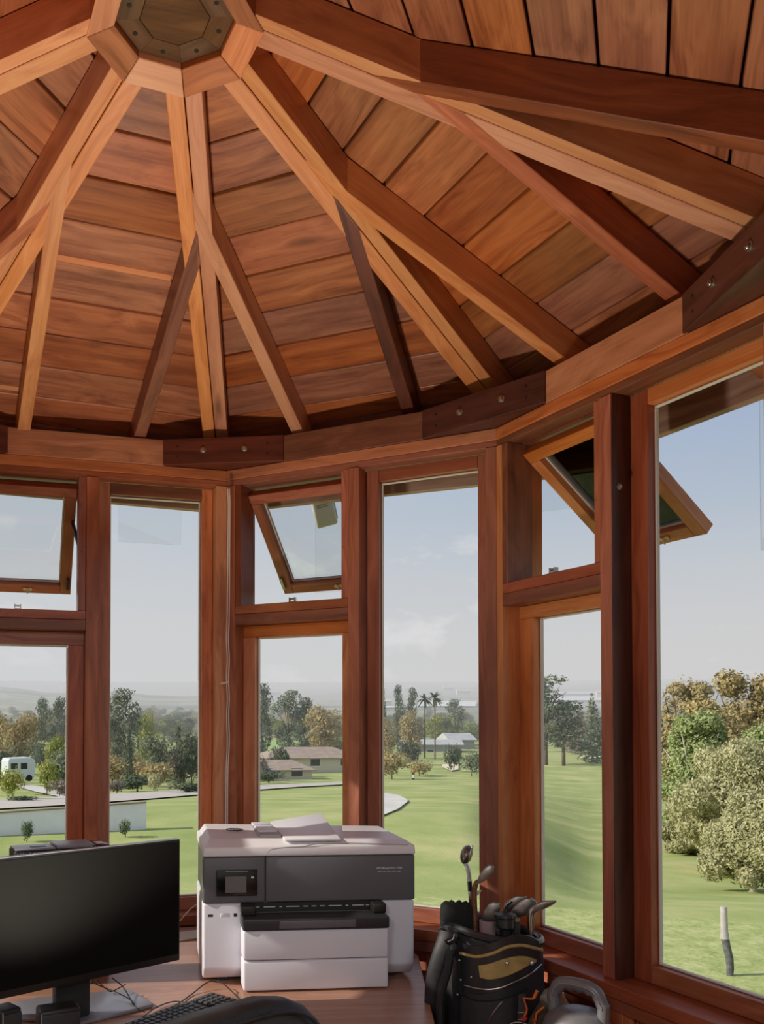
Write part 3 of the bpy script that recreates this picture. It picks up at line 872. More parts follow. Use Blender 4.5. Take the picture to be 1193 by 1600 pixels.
def lobes_for(kind, rnd):
    """unit height tree crowns"""
    L = []
    if kind == 'euc':
        for i in range(13):
            z = 0.22 + 0.72 * i / 12; w_ = 0.22 * sin(pi * (0.22 + 0.70 * i / 12))
            L.append((rnd.uniform(-1, 1) * w_, rnd.uniform(-1, 1) * w_, z, rnd.uniform(.09, .15), rnd.uniform(.09, .15), rnd.uniform(.07, .11)))
    elif kind == 'round':
        for i in range(12):
            a = rnd.uniform(0, 2 * pi); q = rnd.uniform(0, .25); z = rnd.uniform(0.22, 0.8)
            L.append((q * cos(a), q * sin(a), z, rnd.uniform(.13, .2), rnd.uniform(.13, .2), rnd.uniform(.12, .18)))
        L.append((0, 0, .55, .3, .3, .3))
    elif kind == 'cypress':
        for i in range(9):
            z = 0.1 + 0.8 * i / 8; w_ = 0.15 * (1 - (i / 8.6)) + 0.03
            L.append((rnd.uniform(-.02, .02), rnd.uniform(-.02, .02), z, w_, w_, .12))
    elif kind == 'pine':
        for i in range(12):
            z = 0.3 + 0.62 * i / 11; w_ = 0.2 * (1 - 0.5 * i / 11)
            L.append((rnd.uniform(-1, 1) * w_, rnd.uniform(-1, 1) * w_, z, rnd.uniform(.10, .16), rnd.uniform(.10, .16), rnd.uniform(.05, .09)))
    elif kind == 'bush':
        for i in range(7):
            a = rnd.uniform(0, 2 * pi); q = rnd.uniform(.1, .35)
            L.append((q * cos(a), q * sin(a), rnd.uniform(.3, .65), rnd.uniform(.25, .38), rnd.uniform(.25, .38), rnd.uniform(.25, .35)))
    return L


MESHES = {}
TR = random.Random(11)
for kind, n_, sz in (('euc', 2600, .020), ('round', 2800, .026), ('cypress', 1500, .024), ('pine', 2400, .018), ('bush', 900, .06)):
    for v in range(3):
        MESHES[kind, v] = (foliage_mesh(kind + '_crown', lobes_for(kind, TR), n_, sz, TR), trunk_mesh(kind + '_trunk', 1.0, 0.016 if kind != 'bush' else 0.02, TR, 0.22, 4, 0.3 if kind != 'pine' else 0.45) if kind != 'cypress' else None)
MATC = {}


def tree(name, kind, px, ytop, D, wpx, mat, label, group=None, v=None, cat='tree', bark=None, ybase=None):
    """a tree standing on the ground at distance D whose top and width match the given rows"""
    p = foot(px, D)
    if ybase is not None: p = on_ground(px, ybase); D = (p - EYE).dot(Vector(ROT[1]))
    top = EYE.z + (HZ - ytop) / FPX * D
    h = top - p.z
    if v is None: v = TR.randrange(3)
    crown, trunk = MESHES[kind, v]
    wn = {'euc': .52, 'round': .78, 'cypress': .36, 'pine': .55, 'bush': 1.15}[kind]
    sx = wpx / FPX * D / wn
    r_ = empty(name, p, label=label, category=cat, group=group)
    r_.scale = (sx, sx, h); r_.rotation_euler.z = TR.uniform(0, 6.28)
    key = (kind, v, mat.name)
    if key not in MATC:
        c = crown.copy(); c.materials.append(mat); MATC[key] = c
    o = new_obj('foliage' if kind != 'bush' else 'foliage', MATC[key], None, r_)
    if trunk is not None:
        tk = (kind, v, 'trunk', (bark or BARK).name)
        if tk not in MATC:
            c = trunk.copy(); c.materials.append(bark or BARK); MATC[tk] = c
        new_obj('trunk', MATC[tk], None, r_)
    return r_


WN = ['the left opening window', 'the tall left window', 'the middle opening window', 'the tall middle window', 'the narrow right window', 'the large right window']
# (name, kind, px, top row, distance, width px, material, label)
tree('autumn_tree', 'round', 28, 1103, 118, 66, L_AUT, 'russet leafed tree standing highest behind the round shrubs in the leftmost window')
tree('tall_tree', 'euc', 68, 1092, 150, 34, L_EUC, 'thin grey green tree right of the russet tree in the leftmost window')
tree('tall_tree', 'euc', 97, 1090, 165, 34, L_DARK, 'dark tall tree against the left post of the leftmost window')
tree('autumn_tree', 'round', -8, 1098, 130, 60, L_AUT, 'brown tree cut off by the frame edge at far left')
tree('leafy_tree', 'round', 88, 1140, 96, 44, L_YEL, 'yellow green tree below the dark tall tree in the leftmost window')
tree('round_shrub', 'bush', 20, 1197, 50, 40, L_YEL, 'ball shaped yellow green shrub nearest the road at far left', cat='shrub', v=0)
tree('round_shrub', 'bush', 74, 1180, 64, 42, L_YEL, 'round shrub right of the parked camper in the leftmost window', cat='shrub', v=1)
tree('twiggy_shrub', 'bush', 94, 1215, 58, 40, L_TWIG, 'bare greyish shrub beside the left window post', cat='shrub')
tree('low_hedge', 'bush', 38, 1243, 46, 56, L_DARK, 'low dark hedge in front of the driveway at far left', cat='shrub')
tree('big_eucalyptus', 'euc', 198, 1077, 128, 66, L_EUC, 'tallest grey green eucalyptus in the tall left window', v=0)
tree('big_eucalyptus', 'euc', 176, 1118, 120, 40, L_DARK, 'dark tree just left of the tallest eucalyptus in the tall left window', v=2)
tree('yellow_tree', 'round', 232, 1100, 150, 44, L_YEL, 'bright yellow green tree right of the tallest eucalyptus')
tree('cypress', 'cypress', 279, 1126, 100, 22, L_DARK, 'narrow dark cypress with the highest tip in the tall left window')
tree('cypress', 'cypress', 202, 1128, 110, 18, L_DARK, 'narrow dark conifer under the tallest eucalyptus')
tree('dense_tree', 'round', 246, 1140, 98, 54, L_EUC, 'dense grey green tree left of the dark cypress')
tree('dense_tree', 'round', 300, 1136, 98, 50, L_DARK, 'dense dark tree against the right frame of the tall left window')
tree('dense_tree', 'round', 322, 1120, 120, 50, L_EUC, 'grey green tree behind the corner post beside the cypress')
tree('twiggy_shrub', 'bush', 183, 1216, 70, 36, L_TWIG, 'bare purple grey shrub at the lower left of the tall left window', cat='shrub')
tree('low_hedge', 'bush', 215, 1205, 78, 70, L_DARK, 'low dark hedge below the tallest eucalyptus', cat='shrub')
tree('low_hedge', 'bush', 292, 1220, 72, 66, L_DARK, 'low hedge below the dense dark tree along the road', cat='shrub')
tree('pale_stemmed_plant', 'bush', 241, 1206, 74, 24, L_WILLOW, 'pale many stemmed plant in front of the hedge at the road', cat='shrub')
tree('wall_shrub', 'bush', 43, 1280, 27.4, 22, L_EUC, 'small grey green shrub in front of the white wall, left one', cat='shrub')
tree('wall_shrub', 'bush', 197, 1275, 28.2, 24, L_EUC, 'small grey green shrub in front of the white wall, near its right end', cat='shrub')
tree('tall_tree', 'euc', 409, 1068, 165, 30, L_DARK, 'dark slender tree at the left edge of the middle opening window')
tree('tall_tree', 'euc', 452, 1080, 190, 58, L_EUC, 'broad grey green tree in the middle opening window')
tree('tall_tree', 'euc', 480, 1090, 200, 40, L_DARK, 'dark tree between the grey green and the orange tree')
tree('autumn_tree', 'round', 508, 1092, 180, 68, L_AUT, 'large orange brown tree above the tan roof')
tree('shrub_mass', 'bush', 438, 1157, 140, 34, L_DARK, 'dark round shrub left of the tan roof on the golf green', cat='shrub')
tree('shrub_mass', 'bush', 405, 1180, 120, 30, L_TWIG, 'grey brown shrub at the left edge below the slender tree', cat='shrub')
tree('shrub_mass', 'bush', 420, 1200, 112, 46, L_DARK, 'dark bushes at the left end of the brown roof', cat='shrub')
tree('tall_tree', 'euc', 621, 1070, 210, 20, L_DARK, 'slim dark tree at the left of the tall middle window')
tree('tall_tree', 'euc', 598, 1075, 220, 18, L_DARK, 'slim dark tree touching the left frame of the tall middle window')
tree('tall_tree', 'euc', 646, 1075, 262, 24, L_DARK, 'dark rounded tree left of the palms')
tree('tall_tree', 'euc', 713, 1092, 262, 34, L_EUC, 'grey green tree right of the palms')
tree('autumn_tree', 'round', 642, 1103, 200, 44, L_AUT, 'golden brown tree behind the grey roofed house')
tree('autumn_tree', 'round', 604, 1112, 190, 46, L_AUT, 'brown tree at the left edge of the tall middle window')
tree('leafy_tree', 'round', 686, 1112, 275, 52, L_YEL, 'yellow green tree directly above the grey roofed house')
tree('leafy_tree', 'round', 734, 1122, 268, 44, L_GREEN, 'green tree at the right frame above the grey roofed house')
tree('shrub_mass', 'bush', 708, 1160, 150, 32, L_DARK, 'dark round shrub in front of the grey roofed house', cat='shrub')
tree('shrub_mass', 'bush', 736, 1172, 140, 34, L_EUC, 'grey green shrub at the right end of the grey roofed house', cat='shrub')
tree('shrub_mass', 'bush', 612, 1165, 130, 52, L_AUT, 'large orange brown shrub at the left of the tall middle window', cat='shrub')
tree('shrub_mass', 'bush', 655, 1186, 140, 40, L_AUT, 'low reddish brown shrubs below the grey roofed house', cat='shrub')
tree('shrub_mass', 'bush', 640, 1150, 170, 40, L_DARK, 'grey shrub between the golden tree and the house wall', cat='shrub')
tree('big_pine', 'pine', 853, 1050, 168, 86, L_EUC, 'tallest pine with bare trunk in the narrow right window', v=0, bark=BARK)
tree('big_pine', 'pine', 880, 1094, 166, 90, L_DARK, 'dark broad pine right of the tallest pine', v=1)
tree('conifer', 'cypress', 926, 1084, 175, 42, L_EUC, 'pointed grey green conifer at the right of the narrow right window')
tree('conifer', 'cypress', 902, 1100, 215, 40, L_TWIG, 'pale brown tree behind the two pines')
tree('tall_tree', 'euc', 774, 1090, 230, 40, L_EUC, 'grey green tree hidden behind the turret corner post')
# the far valley: trees too alike and too small to tell apart
far_l = 'small hazy tree far away in the valley'
spots = []
def pane_of(px_):
    for a_, b_, nm in ((-60, 108, 'seen in the leftmost window'), (166, 318, 'seen in the tall left window'), (394, 534, 'seen in the middle opening window'),
                       (588, 748, 'seen in the tall middle window'), (828, 944, 'seen in the narrow right window'), (1015, 1060, 'seen in the large right window')):
        if a_ <= px_ <= b_: return nm
    return None
def free(px_, D_, r_):
    x_, y_ = px_ * D_ / FPX, D_
    for q in spots:
        if hypot(q[0] - x_, q[1] - y_) < r_ + q[2]: return False
    spots.append((x_, y_, r_)); return True
n_ = 0
while n_ < 165:
    px_ = TR.uniform(-60, 1060); D_ = 262 + 620 * TR.random() ** 1.5
    where = pane_of(px_)
    if where is None: continue
    if 640 < px_ < 745 and D_ < 275: continue
    if not free(px_, D_, 5.5): continue
    n_ += 1
    gr = foot(px_, D_).z; base_row = HZ - (gr - EYE.z) / D_ * FPX
    mt_ = TR.choice([L_DARK, L_EUC, L_EUC, L_AUT, L_YEL])
    tone = {'leaf_dark': 'dark green', 'leaf_grey_green': 'grey green', 'leaf_autumn': 'brownish', 'leaf_yellow_green': 'yellow green', 'leaf_twig': 'bare grey'}[mt_.name]
    tree('valley_tree', TR.choice(['round', 'euc', 'round']), px_, base_row - TR.uniform(6.0, 10.0) * FPX / D_, D_, TR.uniform(8, 13) * FPX / D_, mt_, 'hazy %s tree in the %s valley, ' % (tone, 'farther' if D_ > 420 else 'nearer') + where, group='valley trees ' + where)
n_ = 0
while n_ < 60:
    px_ = TR.uniform(-40, 600)
    where = pane_of(px_)
    if where is None: continue
    D_ = TR.uniform(*((84, 200) if px_ < 360 else (165, 235)))
    if not free(px_, D_, 2.6): continue
    n_ += 1
    gr = foot(px_, D_).z; base_row = HZ - (gr - EYE.z) / D_ * FPX
    mt_ = TR.choice([L_DARK, L_EUC, L_EUC, L_TWIG, L_AUT])
    tone = {'leaf_dark': 'dark green', 'leaf_grey_green': 'grey green', 'leaf_autumn': 'brownish', 'leaf_yellow_green': 'yellow green', 'leaf_twig': 'bare grey'}[mt_.name]
    tree('scrub_bush', 'bush', px_, base_row - TR.uniform(2.2, 5.0) * FPX / D_, D_, TR.uniform(3.5, 5.5) * FPX / D_, mt_, 'rounded %s bush beyond the road, ' % tone + where, group='scrub bushes ' + where, cat='shrub')

# palms
PALM_CROWN = None
def palm(px, ytop, D, label):
    global PALM_CROWN
    p = foot(px, D); top = EYE.z + (HZ - ytop) / FPX * D; h = top - p.z
    r_ = empty('palm_tree', p, label=label, category='palm')
    tube('trunk', [(0, 0, -0.2), (0.05, 0, h * 0.5), (0, 0, h - 1.0)], [0.2, 0.15, 0.14], BARK, r_, 7)
    bm = bmesh.new()
    for i in range(26):
        a = 2 * pi * i / 26 * 1.618 * 2; el = R.uniform(-0.6, 1.2); ln = R.uniform(1.9, 2.7); wd = 0.46
        d0 = Vector((cos(a) * cos(el), sin(a) * cos(el), sin(el))); side = Vector((-sin(a), cos(a), 0))
        pr = None
        for s_ in range(5):
            t_ = s_ / 4; q = Vector((0, 0, h - 0.9)) + d0 * ln * t_ + Vector((0, 0, -0.8 * t_ * t_)); ww = wd * (0.4 + 1.2 * t_ - 1.5 * t_ * t_)
            cur = (bm.verts.new(q - side * ww), bm.verts.new(q + side * ww))
            if pr: bm.faces.new((pr[0], pr[1], cur[1], cur[0]))
            pr = cur
    new_obj('fronds', bm_mesh(bm, 'fronds', None), L_PALM, r_)
palm(663, 1086, 200, 'fan palm just right of the dark rounded tree')
palm(679, 1084, 195, 'fan palm with the widest head, second of the two palms')

# the wooded bank close by on the right
def big_tree(name, px, ytop, D, wpx, mat, label, n, size, kind='round', seed=1, bark=BARK_PALE, drop=0.0, elong=1.0, lowz=None):
    rnd = random.Random(seed)
    p = foot(px, D); top = EYE.z + (HZ - ytop) / FPX * D; h = top - p.z; wd = wpx / FPX * D
    r_ = empty(name, p, label=label, category='tree')
    L = []
    for i in range(26):
        z = rnd.uniform(0.12, 0.92); mx = sin(pi * min(1, max(0.0, (z * 0.86 + 0.1)))) ** 0.6
        a = rnd.uniform(0, 2 * pi); q = rnd.uniform(0.15, 0.42) * wd * mx
        rr = wd * rnd.uniform(0.10, 0.19)
        L.append((q * cos(a), q * sin(a), z * h, rr, rr, rr * rnd.uniform(0.7, 1.1)))
    L.append((0, 0, h * 0.5, wd * 0.33, wd * 0.33, h * 0.42))
    me = foliage_mesh(name + '_leaves', L, n, size, rnd, drop, elong, 0.3)
    f = new_obj('foliage', me, mat, r_)
    t_ = new_obj('trunk', trunk_mesh('trunk', h * 0.97, 0.018 * h + 0.05, rnd, 0.28, 6, 0.28), bark, r_)
    return r_
big_tree('yellowing_tree', 1172, 1046, 74, 150, L_AUT, 'tall yellowing tree rising highest in the large right window', 20000, 0.19, seed=3, bark=BARK)
big_tree('yellowing_tree', 1068, 1050, 86, 110, L_AUT, 'tall yellow brown tree left of the tallest one in the large right window', 16000, 0.2, seed=4, bark=BARK)
big_tree('yellowing_tree', 1120, 1092, 66, 130, L_AUT, 'yellow brown tree between the two tallest in the large right window', 16000, 0.18, seed=14, bark=BARK)
big_tree('bright_tree', 1085, 1112, 50, 130, L_GREEN, 'bright green bushy tree in the middle of the wooded bank', 26000, 0.11, seed=5)
big_tree('bright_tree', 1195, 1118, 46, 130, L_GREEN, 'bright green tree at the right edge of the wooded bank', 20000, 0.11, seed=6)
big_tree('willow_tree', 1152, 1160, 34, 190, L_WILLOW, 'pale feathery willow closest to the lawn in the large right window', 60000, 0.062, seed=7, drop=0.5, elong=1.3)
big_tree('willow_tree', 1215, 1155, 33, 150, L_WILLOW, 'pale feathery willow cut off by the right edge of the frame', 40000, 0.062, seed=8, drop=0.5, elong=1.3)
big_tree('willow_tree', 1085, 1262, 40, 110, L_WILLOW, 'low pale shrubby willow at the foot of the bright green tree', 36000, 0.062, seed=9, drop=0.3, elong=1.2)
big_tree('willow_tree', 1172, 1236, 27.5, 150, L_WILLOW, 'low pale willow bush in front of the others, nearest the grey post', 34000, 0.055, seed=19, drop=0.3, elong=1.2)
big_tree('dark_leaf_tree', 1022, 1110, 130, 60, L_DARK, 'dark tree behind the left edge of the wooded bank', 5000, 0.5, seed=10, bark=BARK)  # uses the darker leaf colour

# ------------------------------------------------------------------ road, paths, sand, wall
ASPH = plain('pale_asphalt', (190, 182, 172), 0.9, nscale=0.6, namt=0.06)
CONC = plain('concrete_path', (206, 202, 194), 0.9, nscale=0.5, namt=0.05)
SAND = plain('sand', (222, 208, 182), 0.95, nscale=0.5, namt=0.05)
def drape(name, top, bot, mat, m=4, lift=0.0012, **kw):
    """surface strip on the ground between two pixel polylines of equal length"""
    bm = bmesh.new(); rows = []
    N = len(top)
    fine_t, fine_b = [], []
    for i in range(N - 1):
        for s_ in range(6):
            t_ = s_ / 6
            fine_t.append((top[i][0] + (top[i + 1][0] - top[i][0]) * t_, top[i][1] + (top[i + 1][1] - top[i][1]) * t_))
            fine_b.append((bot[i][0] + (bot[i + 1][0] - bot[i][0]) * t_, bot[i][1] + (bot[i + 1][1] - bot[i][1]) * t_))
    fine_t.append(top[-1]); fine_b.append(bot[-1])
    for a, b in zip(fine_t, fine_b):
        row = []
        for j in range(m + 1):
            q = on_ground(a[0] + (b[0] - a[0]) * j / m, a[1] + (b[1] - a[1]) * j / m)
            D_ = (q - EYE).length
            row.append(bm.verts.new((q.x, q.y, q.z + 0.02 + D_ * lift)))
        rows.append(row)
    for r1, r2 in zip(rows, rows[1:]):
        for j in range(m): bm.faces.new((r1[j], r1[j + 1], r2[j + 1], r2[j]))
    return new_obj(name, bm_mesh(bm, name, None, True, 0, angle=180), mat, None, **kw)
drape('road', [(-40, 1254), (100, 1246), (220, 1240), (316, 1233), (400, 1229), (470, 1226), (560, 1222)], [(-40, 1268), (100, 1260), (220, 1251), (316, 1243), (400, 1236), (470, 1231), (560, 1226)], ASPH, kind='structure')
drape('path', [(560, 1232), (593, 1240), (622, 1244), (636, 1251)], [(560, 1284), (593, 1278), (622, 1266), (637, 1254)], CONC, kind='structure')
drape('driveway', [(30, 1226), (60, 1230), (104, 1238), (150, 1246)], [(30, 1232), (60, 1240), (104, 1249), (150, 1254)], CONC, kind='structure')
drape('sand_bunker', [(905, 1184), (918, 1182), (938, 1182)], [(905, 1186), (918, 1187), (938, 1186)], SAND, kind='structure')
drape('sand_bunker', [(690, 1196), (704, 1195), (716, 1196)], [(690, 1200), (704, 1206), (716, 1204)], SAND, kind='structure')
drape('golf_green', [(396, 1160), (450, 1157), (500, 1158)], [(396, 1176), (450, 1180), (500, 1177)], plain('green_turf', (150, 178, 104), 0.9), kind='structure')

WALLW = plain('white_render', (232, 232, 240), 0.9, nscale=1.5, namt=0.03)
CAP = plain('wall_cap', (150, 132, 118), 0.9)
wl = empty('garden_wall', at(110, 1285, 29), label='long low white garden wall along the edge of the lawn', category='wall')
def gw(px, D, r0, r1):
    p = at(px, HZ, D); return (Vector((p.x, p.y, EYE.z - (r0 - HZ) / FPX * D)), Vector((p.x, p.y, EYE.z - (r1 - HZ) / FPX * D)))
a0, a1 = gw(-60, 28.2, 1276, 1316); b0, b1 = gw(229, 29.6, 1255, 1304)
dr = (b0 - a0); dr.z = 0; nn = Vector((-dr.y, dr.x, 0)).normalized() * 0.22
bm = bmesh.new(); prism_bm(bm, [a0, a1, b1, b0], [p + nn for p in (a0, a1, b1, b0)])
o = new_obj('wall_body', bm_mesh(bm, 'wall_body', None), WALLW, wl); o.matrix_parent_inverse = Matrix.Translation(-wl.location)
up = Vector((0, 0, 0.05)); ov = nn * 0.15
bm = bmesh.new(); prism_bm(bm, [a0 - ov, b0 - ov, b0 + nn + ov, a0 + nn + ov], [p + up for p in (a0 - ov, b0 - ov, b0 + nn + ov, a0 + nn + ov)])
o = new_obj('wall_coping', bm_mesh(bm, 'wall_coping', None), CAP, wl); o.matrix_parent_inverse = Matrix.Translation(-wl.location)

# grey plastic marker post in the lawn on the right
PIPE = plain('grey_pipe', (176, 172, 168), 0.6, nscale=6, namt=0.1)
PIPE_D = plain('dark_sleeve', (96, 96, 98), 0.8, nscale=14, namt=0.35)
g0_ = on_ground(1139, 1524); Dp = (g0_ - EYE).dot(Vector(ROT[1]))
s_ = Dp / FPX
pp = empty('marker_post', g0_, label='short grey pipe post with darker lower sleeve standing in the grass', category='post')
tube('upper_pipe', [(-7 * s_, 0, 62 * s_), (-8 * s_, 0, 107 * s_)], [5.6 * s_, 5.2 * s_], PIPE, pp, 14)
tube('collar', [(-6.6 * s_, 0, 57 * s_), (-7 * s_, 0, 66 * s_)], [6.6 * s_, 6.2 * s_], PIPE, pp, 14)
tube('sleeve', [(0.5 * s_, 0, -6 * s_), (1.4 * s_, 0, 12 * s_), (0.4 * s_, 0, 26 * s_), (-4 * s_, 0, 46 * s_), (-6.4 * s_, 0, 60 * s_)], [4.6 * s_, 5.4 * s_, 5.8 * s_, 5.8 * s_, 6.0 * s_], PIPE_D, pp, 14)

# ------------------------------------------------------------------ houses, camper, car
ROOF_T = plain('tan_roof', (160, 142, 128), 0.9, nscale=1, namt=0.12)
ROOF_G = plain('grey_roof', (176, 178, 180), 0.8, nscale=0.6, namt=0.08)
STUCCO = plain('grey_stucco', (150, 154, 158), 0.9)
STUCCO_W = plain('pale_stucco', (206, 198, 184), 0.9)
DARKGLASS = plain('dark_glass', (46, 52, 60), 0.15)
TARP = plain('blue_tarp', (60, 84, 160), 0.6)
CARW = plain('pale_car_paint', (206, 214, 220), 0.25, coat=0.6)
TYRE = plain('tyre_rubber', (26, 26, 26), 0.8)
def frame_at(name, px, D, yaw=0.0, base_row=None, **kw):
    p = foot(px, D)
    if base_row: p.z = EYE.z - (base_row - HZ) / FPX * D
    e = empty(name, p, **kw)
    e.rotation_euler.z = -atan2(p.x - EYE.x, p.y - EYE.y) + yaw
    return e
def house(name, px, D, base_row, L_, Wd, hw, hr, mats, label, yaw=0.0, windows=4, over=0.6, hip=0.0, garage=False):
    h = frame_at(name, px, D, yaw, base_row, label=label, category='house')
    box('house_wall', -L_ / 2, L_ / 2, 0, Wd, -2.0, hw, mats[0], h, 0)
    bm = bmesh.new(); o_ = over
    e0 = [(-L_ / 2 - o_, -o_, hw), (L_ / 2 + o_, -o_, hw), (L_ / 2 + o_, Wd + o_, hw), (-L_ / 2 - o_, Wd + o_, hw)]
    vb = [bm.verts.new(p) for p in e0]; vt = [bm.verts.new((p[0], p[1], p[2] + 0.18)) for p in e0]
    r0 = bm.verts.new((-L_ / 2 - o_ + hip, Wd / 2, hw + 0.18 + hr)); r1 = bm.verts.new((L_ / 2 + o_ - hip, Wd / 2, hw + 0.18 + hr))
    bm.faces.new(list(reversed(vb)))
    for i in range(4): bm.faces.new((vb[i], vb[(i + 1) % 4], vt[(i + 1) % 4], vt[i]))
    bm.faces.new((vt[0], vt[1], r1, r0)); bm.faces.new((vt[2], vt[3], r0, r1)); bm.faces.new((vt[1], vt[2], r1)); bm.faces.new((vt[3], vt[0], r0))
    new_obj('roof', bm_mesh(bm, 'roof', None), mats[1], h)
    for i in range(windows):
        x = -L_ / 2 + L_ * (i + 0.5) / windows
        fr = box('window', x - 0.9, x + 0.9, -0.06, 0.03, 0.7, 2.1, WHITE_STOP, h, 0)
        box('pane', x - 0.8, x + 0.8, -0.08, -0.05, 0.8, 2.0, DARKGLASS, fr, 0)
    return h
house('bungalow', 672, 230, 1183, 16, 9, 3.2, 1.2, (STUCCO, ROOF_G), 'long low house with pale grey roof seen in the tall middle window', yaw=0.10, windows=3)
house('bungalow', 722, 246, 1180, 7, 10, 4.2, 1.8, (STUCCO, ROOF_G), 'taller gabled wing of the grey roofed house, right end', yaw=0.35, windows=2)
house('tan_house', 492, 150, 1204, 16, 12, 2.0, 1.7, (STUCCO_W, ROOF_T), 'house with the larger tan sloping roof in the middle opening window', yaw=0.25, windows=3, hip=4)
house('tan_house', 440, 128, 1222, 9, 8, 1.6, 1.3, (STUCCO_W, ROOF_T), 'house with the lower brown roof and blue tarp beside it', yaw=0.15, windows=2, hip=3)
tb = frame_at('tarp_shelter', 416, 122, 0.1, 1222, label='low blue tarp shelter at the left end of the brown roof', category='shelter')
bm = bmesh.new(); prism_bm(bm, [Vector(p) for p in ((-1.6, 0, 1.1), (0, 0, 2.0), (1.6, 0, 1.2))], [Vector(p) for p in ((-1.6, 2.6, 1.1), (0, 2.6, 2.0), (1.6, 2.6, 1.2))])
new_obj('tarp', bm_mesh(bm, 'tarp', None), TARP, tb)
for x in (-1.5, 1.5): tube('tent_pole', [(x, 0.1, -0.6), (x, 0.1, 1.15)], 0.05, STEEL, tb, 6)
for j_, (hx, hd, hy) in enumerate(((598, 1400, 1100), (724, 1900, 1083), (700, 2400, 1077), (640, 2600, 1078), (946, 1500, 1086), (1040, 1700, 1084), (430, 2300, 1085))):
    hb_ = frame_at('farm_shed', hx, hd, 0.2, hy, label='tiny white farm shed far off in the hazy plain', category='shed', group='white farm sheds in the plain')
    box('shed_wall', -14, 14, 0, 12, -3, 5, STUCCO_W, hb_, 0)
    bm = bmesh.new(); prism_bm(bm, [Vector((-14.5, -1, 5)), Vector((-14.5, 13, 5)), Vector((-14.5, 6, 8))], [Vector((14.5, -1, 5)), Vector((14.5, 13, 5)), Vector((14.5, 6, 8))])
    new_obj('roof', bm_mesh(bm, 'roof', None), STUCCO_W, hb_)
# plastic covered strips of field
COVER = plain('crop_cover', (226, 226, 224), 0.6)
for j_, (x0_, x1_, y0_, y1_) in enumerate(((655, 745, 1098, 1106), (860, 942, 1084, 1087), (868, 945, 1091, 1097), (1018, 1052, 1086, 1093), (1020, 1110, 1077, 1079), (590, 650, 1106, 1108))):
    drape('crop_cover', [(x0_, y0_), ((x0_ + x1_) / 2, y0_ - 0.3), (x1_, y0_)], [(x0_ - 4, y1_), ((x0_ + x1_) / 2, y1_), (x1_ - 2, y1_)], COVER, 2, 0.002, kind='structure')

# camper van at far left
cv = frame_at('camper', 34, 66, 0.3, 1222, label='white camper parked between the round shrubs at far left', category='vehicle')
bm = bmesh.new()
pr = [(-1.0, 0.25), (-1.0, 1.55), (-0.9, 1.75), (0.75, 1.8), (1.05, 1.62), (1.1, 1.3), (1.0, 0.25)]
prism_bm(bm, [Vector((x, 0, z)) for x, z in pr], [Vector((x, 1.8, z)) for x, z in pr])
new_obj('body', bm_mesh(bm, 'body', None, False, 0.03), CARW, cv)
for x in (-0.55, 0.2): box('window', x - 0.25, x + 0.25, -0.02, 0.01, 0.95, 1.4, DARKGLASS, cv, 0)
for x in (-0.6, 0.6):
    bm = bmesh.new(); tube_bm(bm, [(x, -0.02, 0.25), (x, 0.2, 0.25)], 0.25, 14); new_obj('wheel', bm_mesh(bm, 'wheel', None), TYRE, cv)
# pale suv on the road
cr = frame_at('parked_car', 515, 146, 0.05, 1231, label='pale blue grey car parked beside the road below the tan roof', category='car')
bm = bmesh.new()
pr = [(-1.7, 0.35), (-1.72, 0.8), (-1.6, 0.95), (-1.45, 1.45), (-1.2, 1.6), (0.5, 1.62), (0.95, 1.1), (1.65, 0.95), (1.78, 0.7), (1.75, 0.35)]
prism_bm(bm, [Vector((x, 0, z)) for x, z in pr], [Vector((x, 1.7, z)) for x, z in pr])
new_obj('body', bm_mesh(bm, 'body', None, False, 0.05), CARW, cr)
for x0_, x1_ in ((-1.35, -0.75), (-0.65, 0.0), (0.1, 0.7)): box('window', x0_, x1_, -0.03, 0.02, 1.02, 1.42, DARKGLASS, cr, 0)
for x in (-1.1, 1.1):
    bm = bmesh.new(); tube_bm(bm, [(x, -0.03, 0.33), (x, 0.2, 0.33)], 0.33, 16); new_obj('wheel', bm_mesh(bm, 'wheel', None), TYRE, cr)
bn = frame_at('waste_bin', 485, 140, 0, 1230, label='blue waste bin left of the parked car', category='bin')
box('bin_body', -0.5, 0.5, 0, 0.7, 0, 1.0, TARP, bn, 0.05); box('bin_lid', -0.55, 0.55, -0.05, 0.75, 1.005, 1.1, TARP, bn, 0.02)
# golf bag on its stand out on the course
gb = frame_at('distant_golf_bag', 645, 128, 0, None, label='white and dark golf bag standing out on the course with orange clubs cover', category='golf bag')
bm = bmesh.new(); lathe_bm(bm, [(0, 0), (0.22, 0), (0.24, 0.5), (0.22, 1.1), (0, 1.1)], 12); new_obj('bag_body', bm_mesh(bm, 'bag_body', None, True), DARKGLASS, gb)
bm = bmesh.new(); lathe_bm(bm, [(0, 1.101), (0.24, 1.101), (0.26, 1.3), (0, 1.32)], 12); new_obj('bag_collar', bm_mesh(bm, 'bag_collar', None, True), plain('orange_cover', (220, 120, 50), 0.7), gb)
bm = bmesh.new(); box_bm(bm, -0.2, 0.2, -0.27, -0.22, 0.25, 0.75); new_obj('pocket', bm_mesh(bm, 'pocket', None), WHITE_STOP, gb)

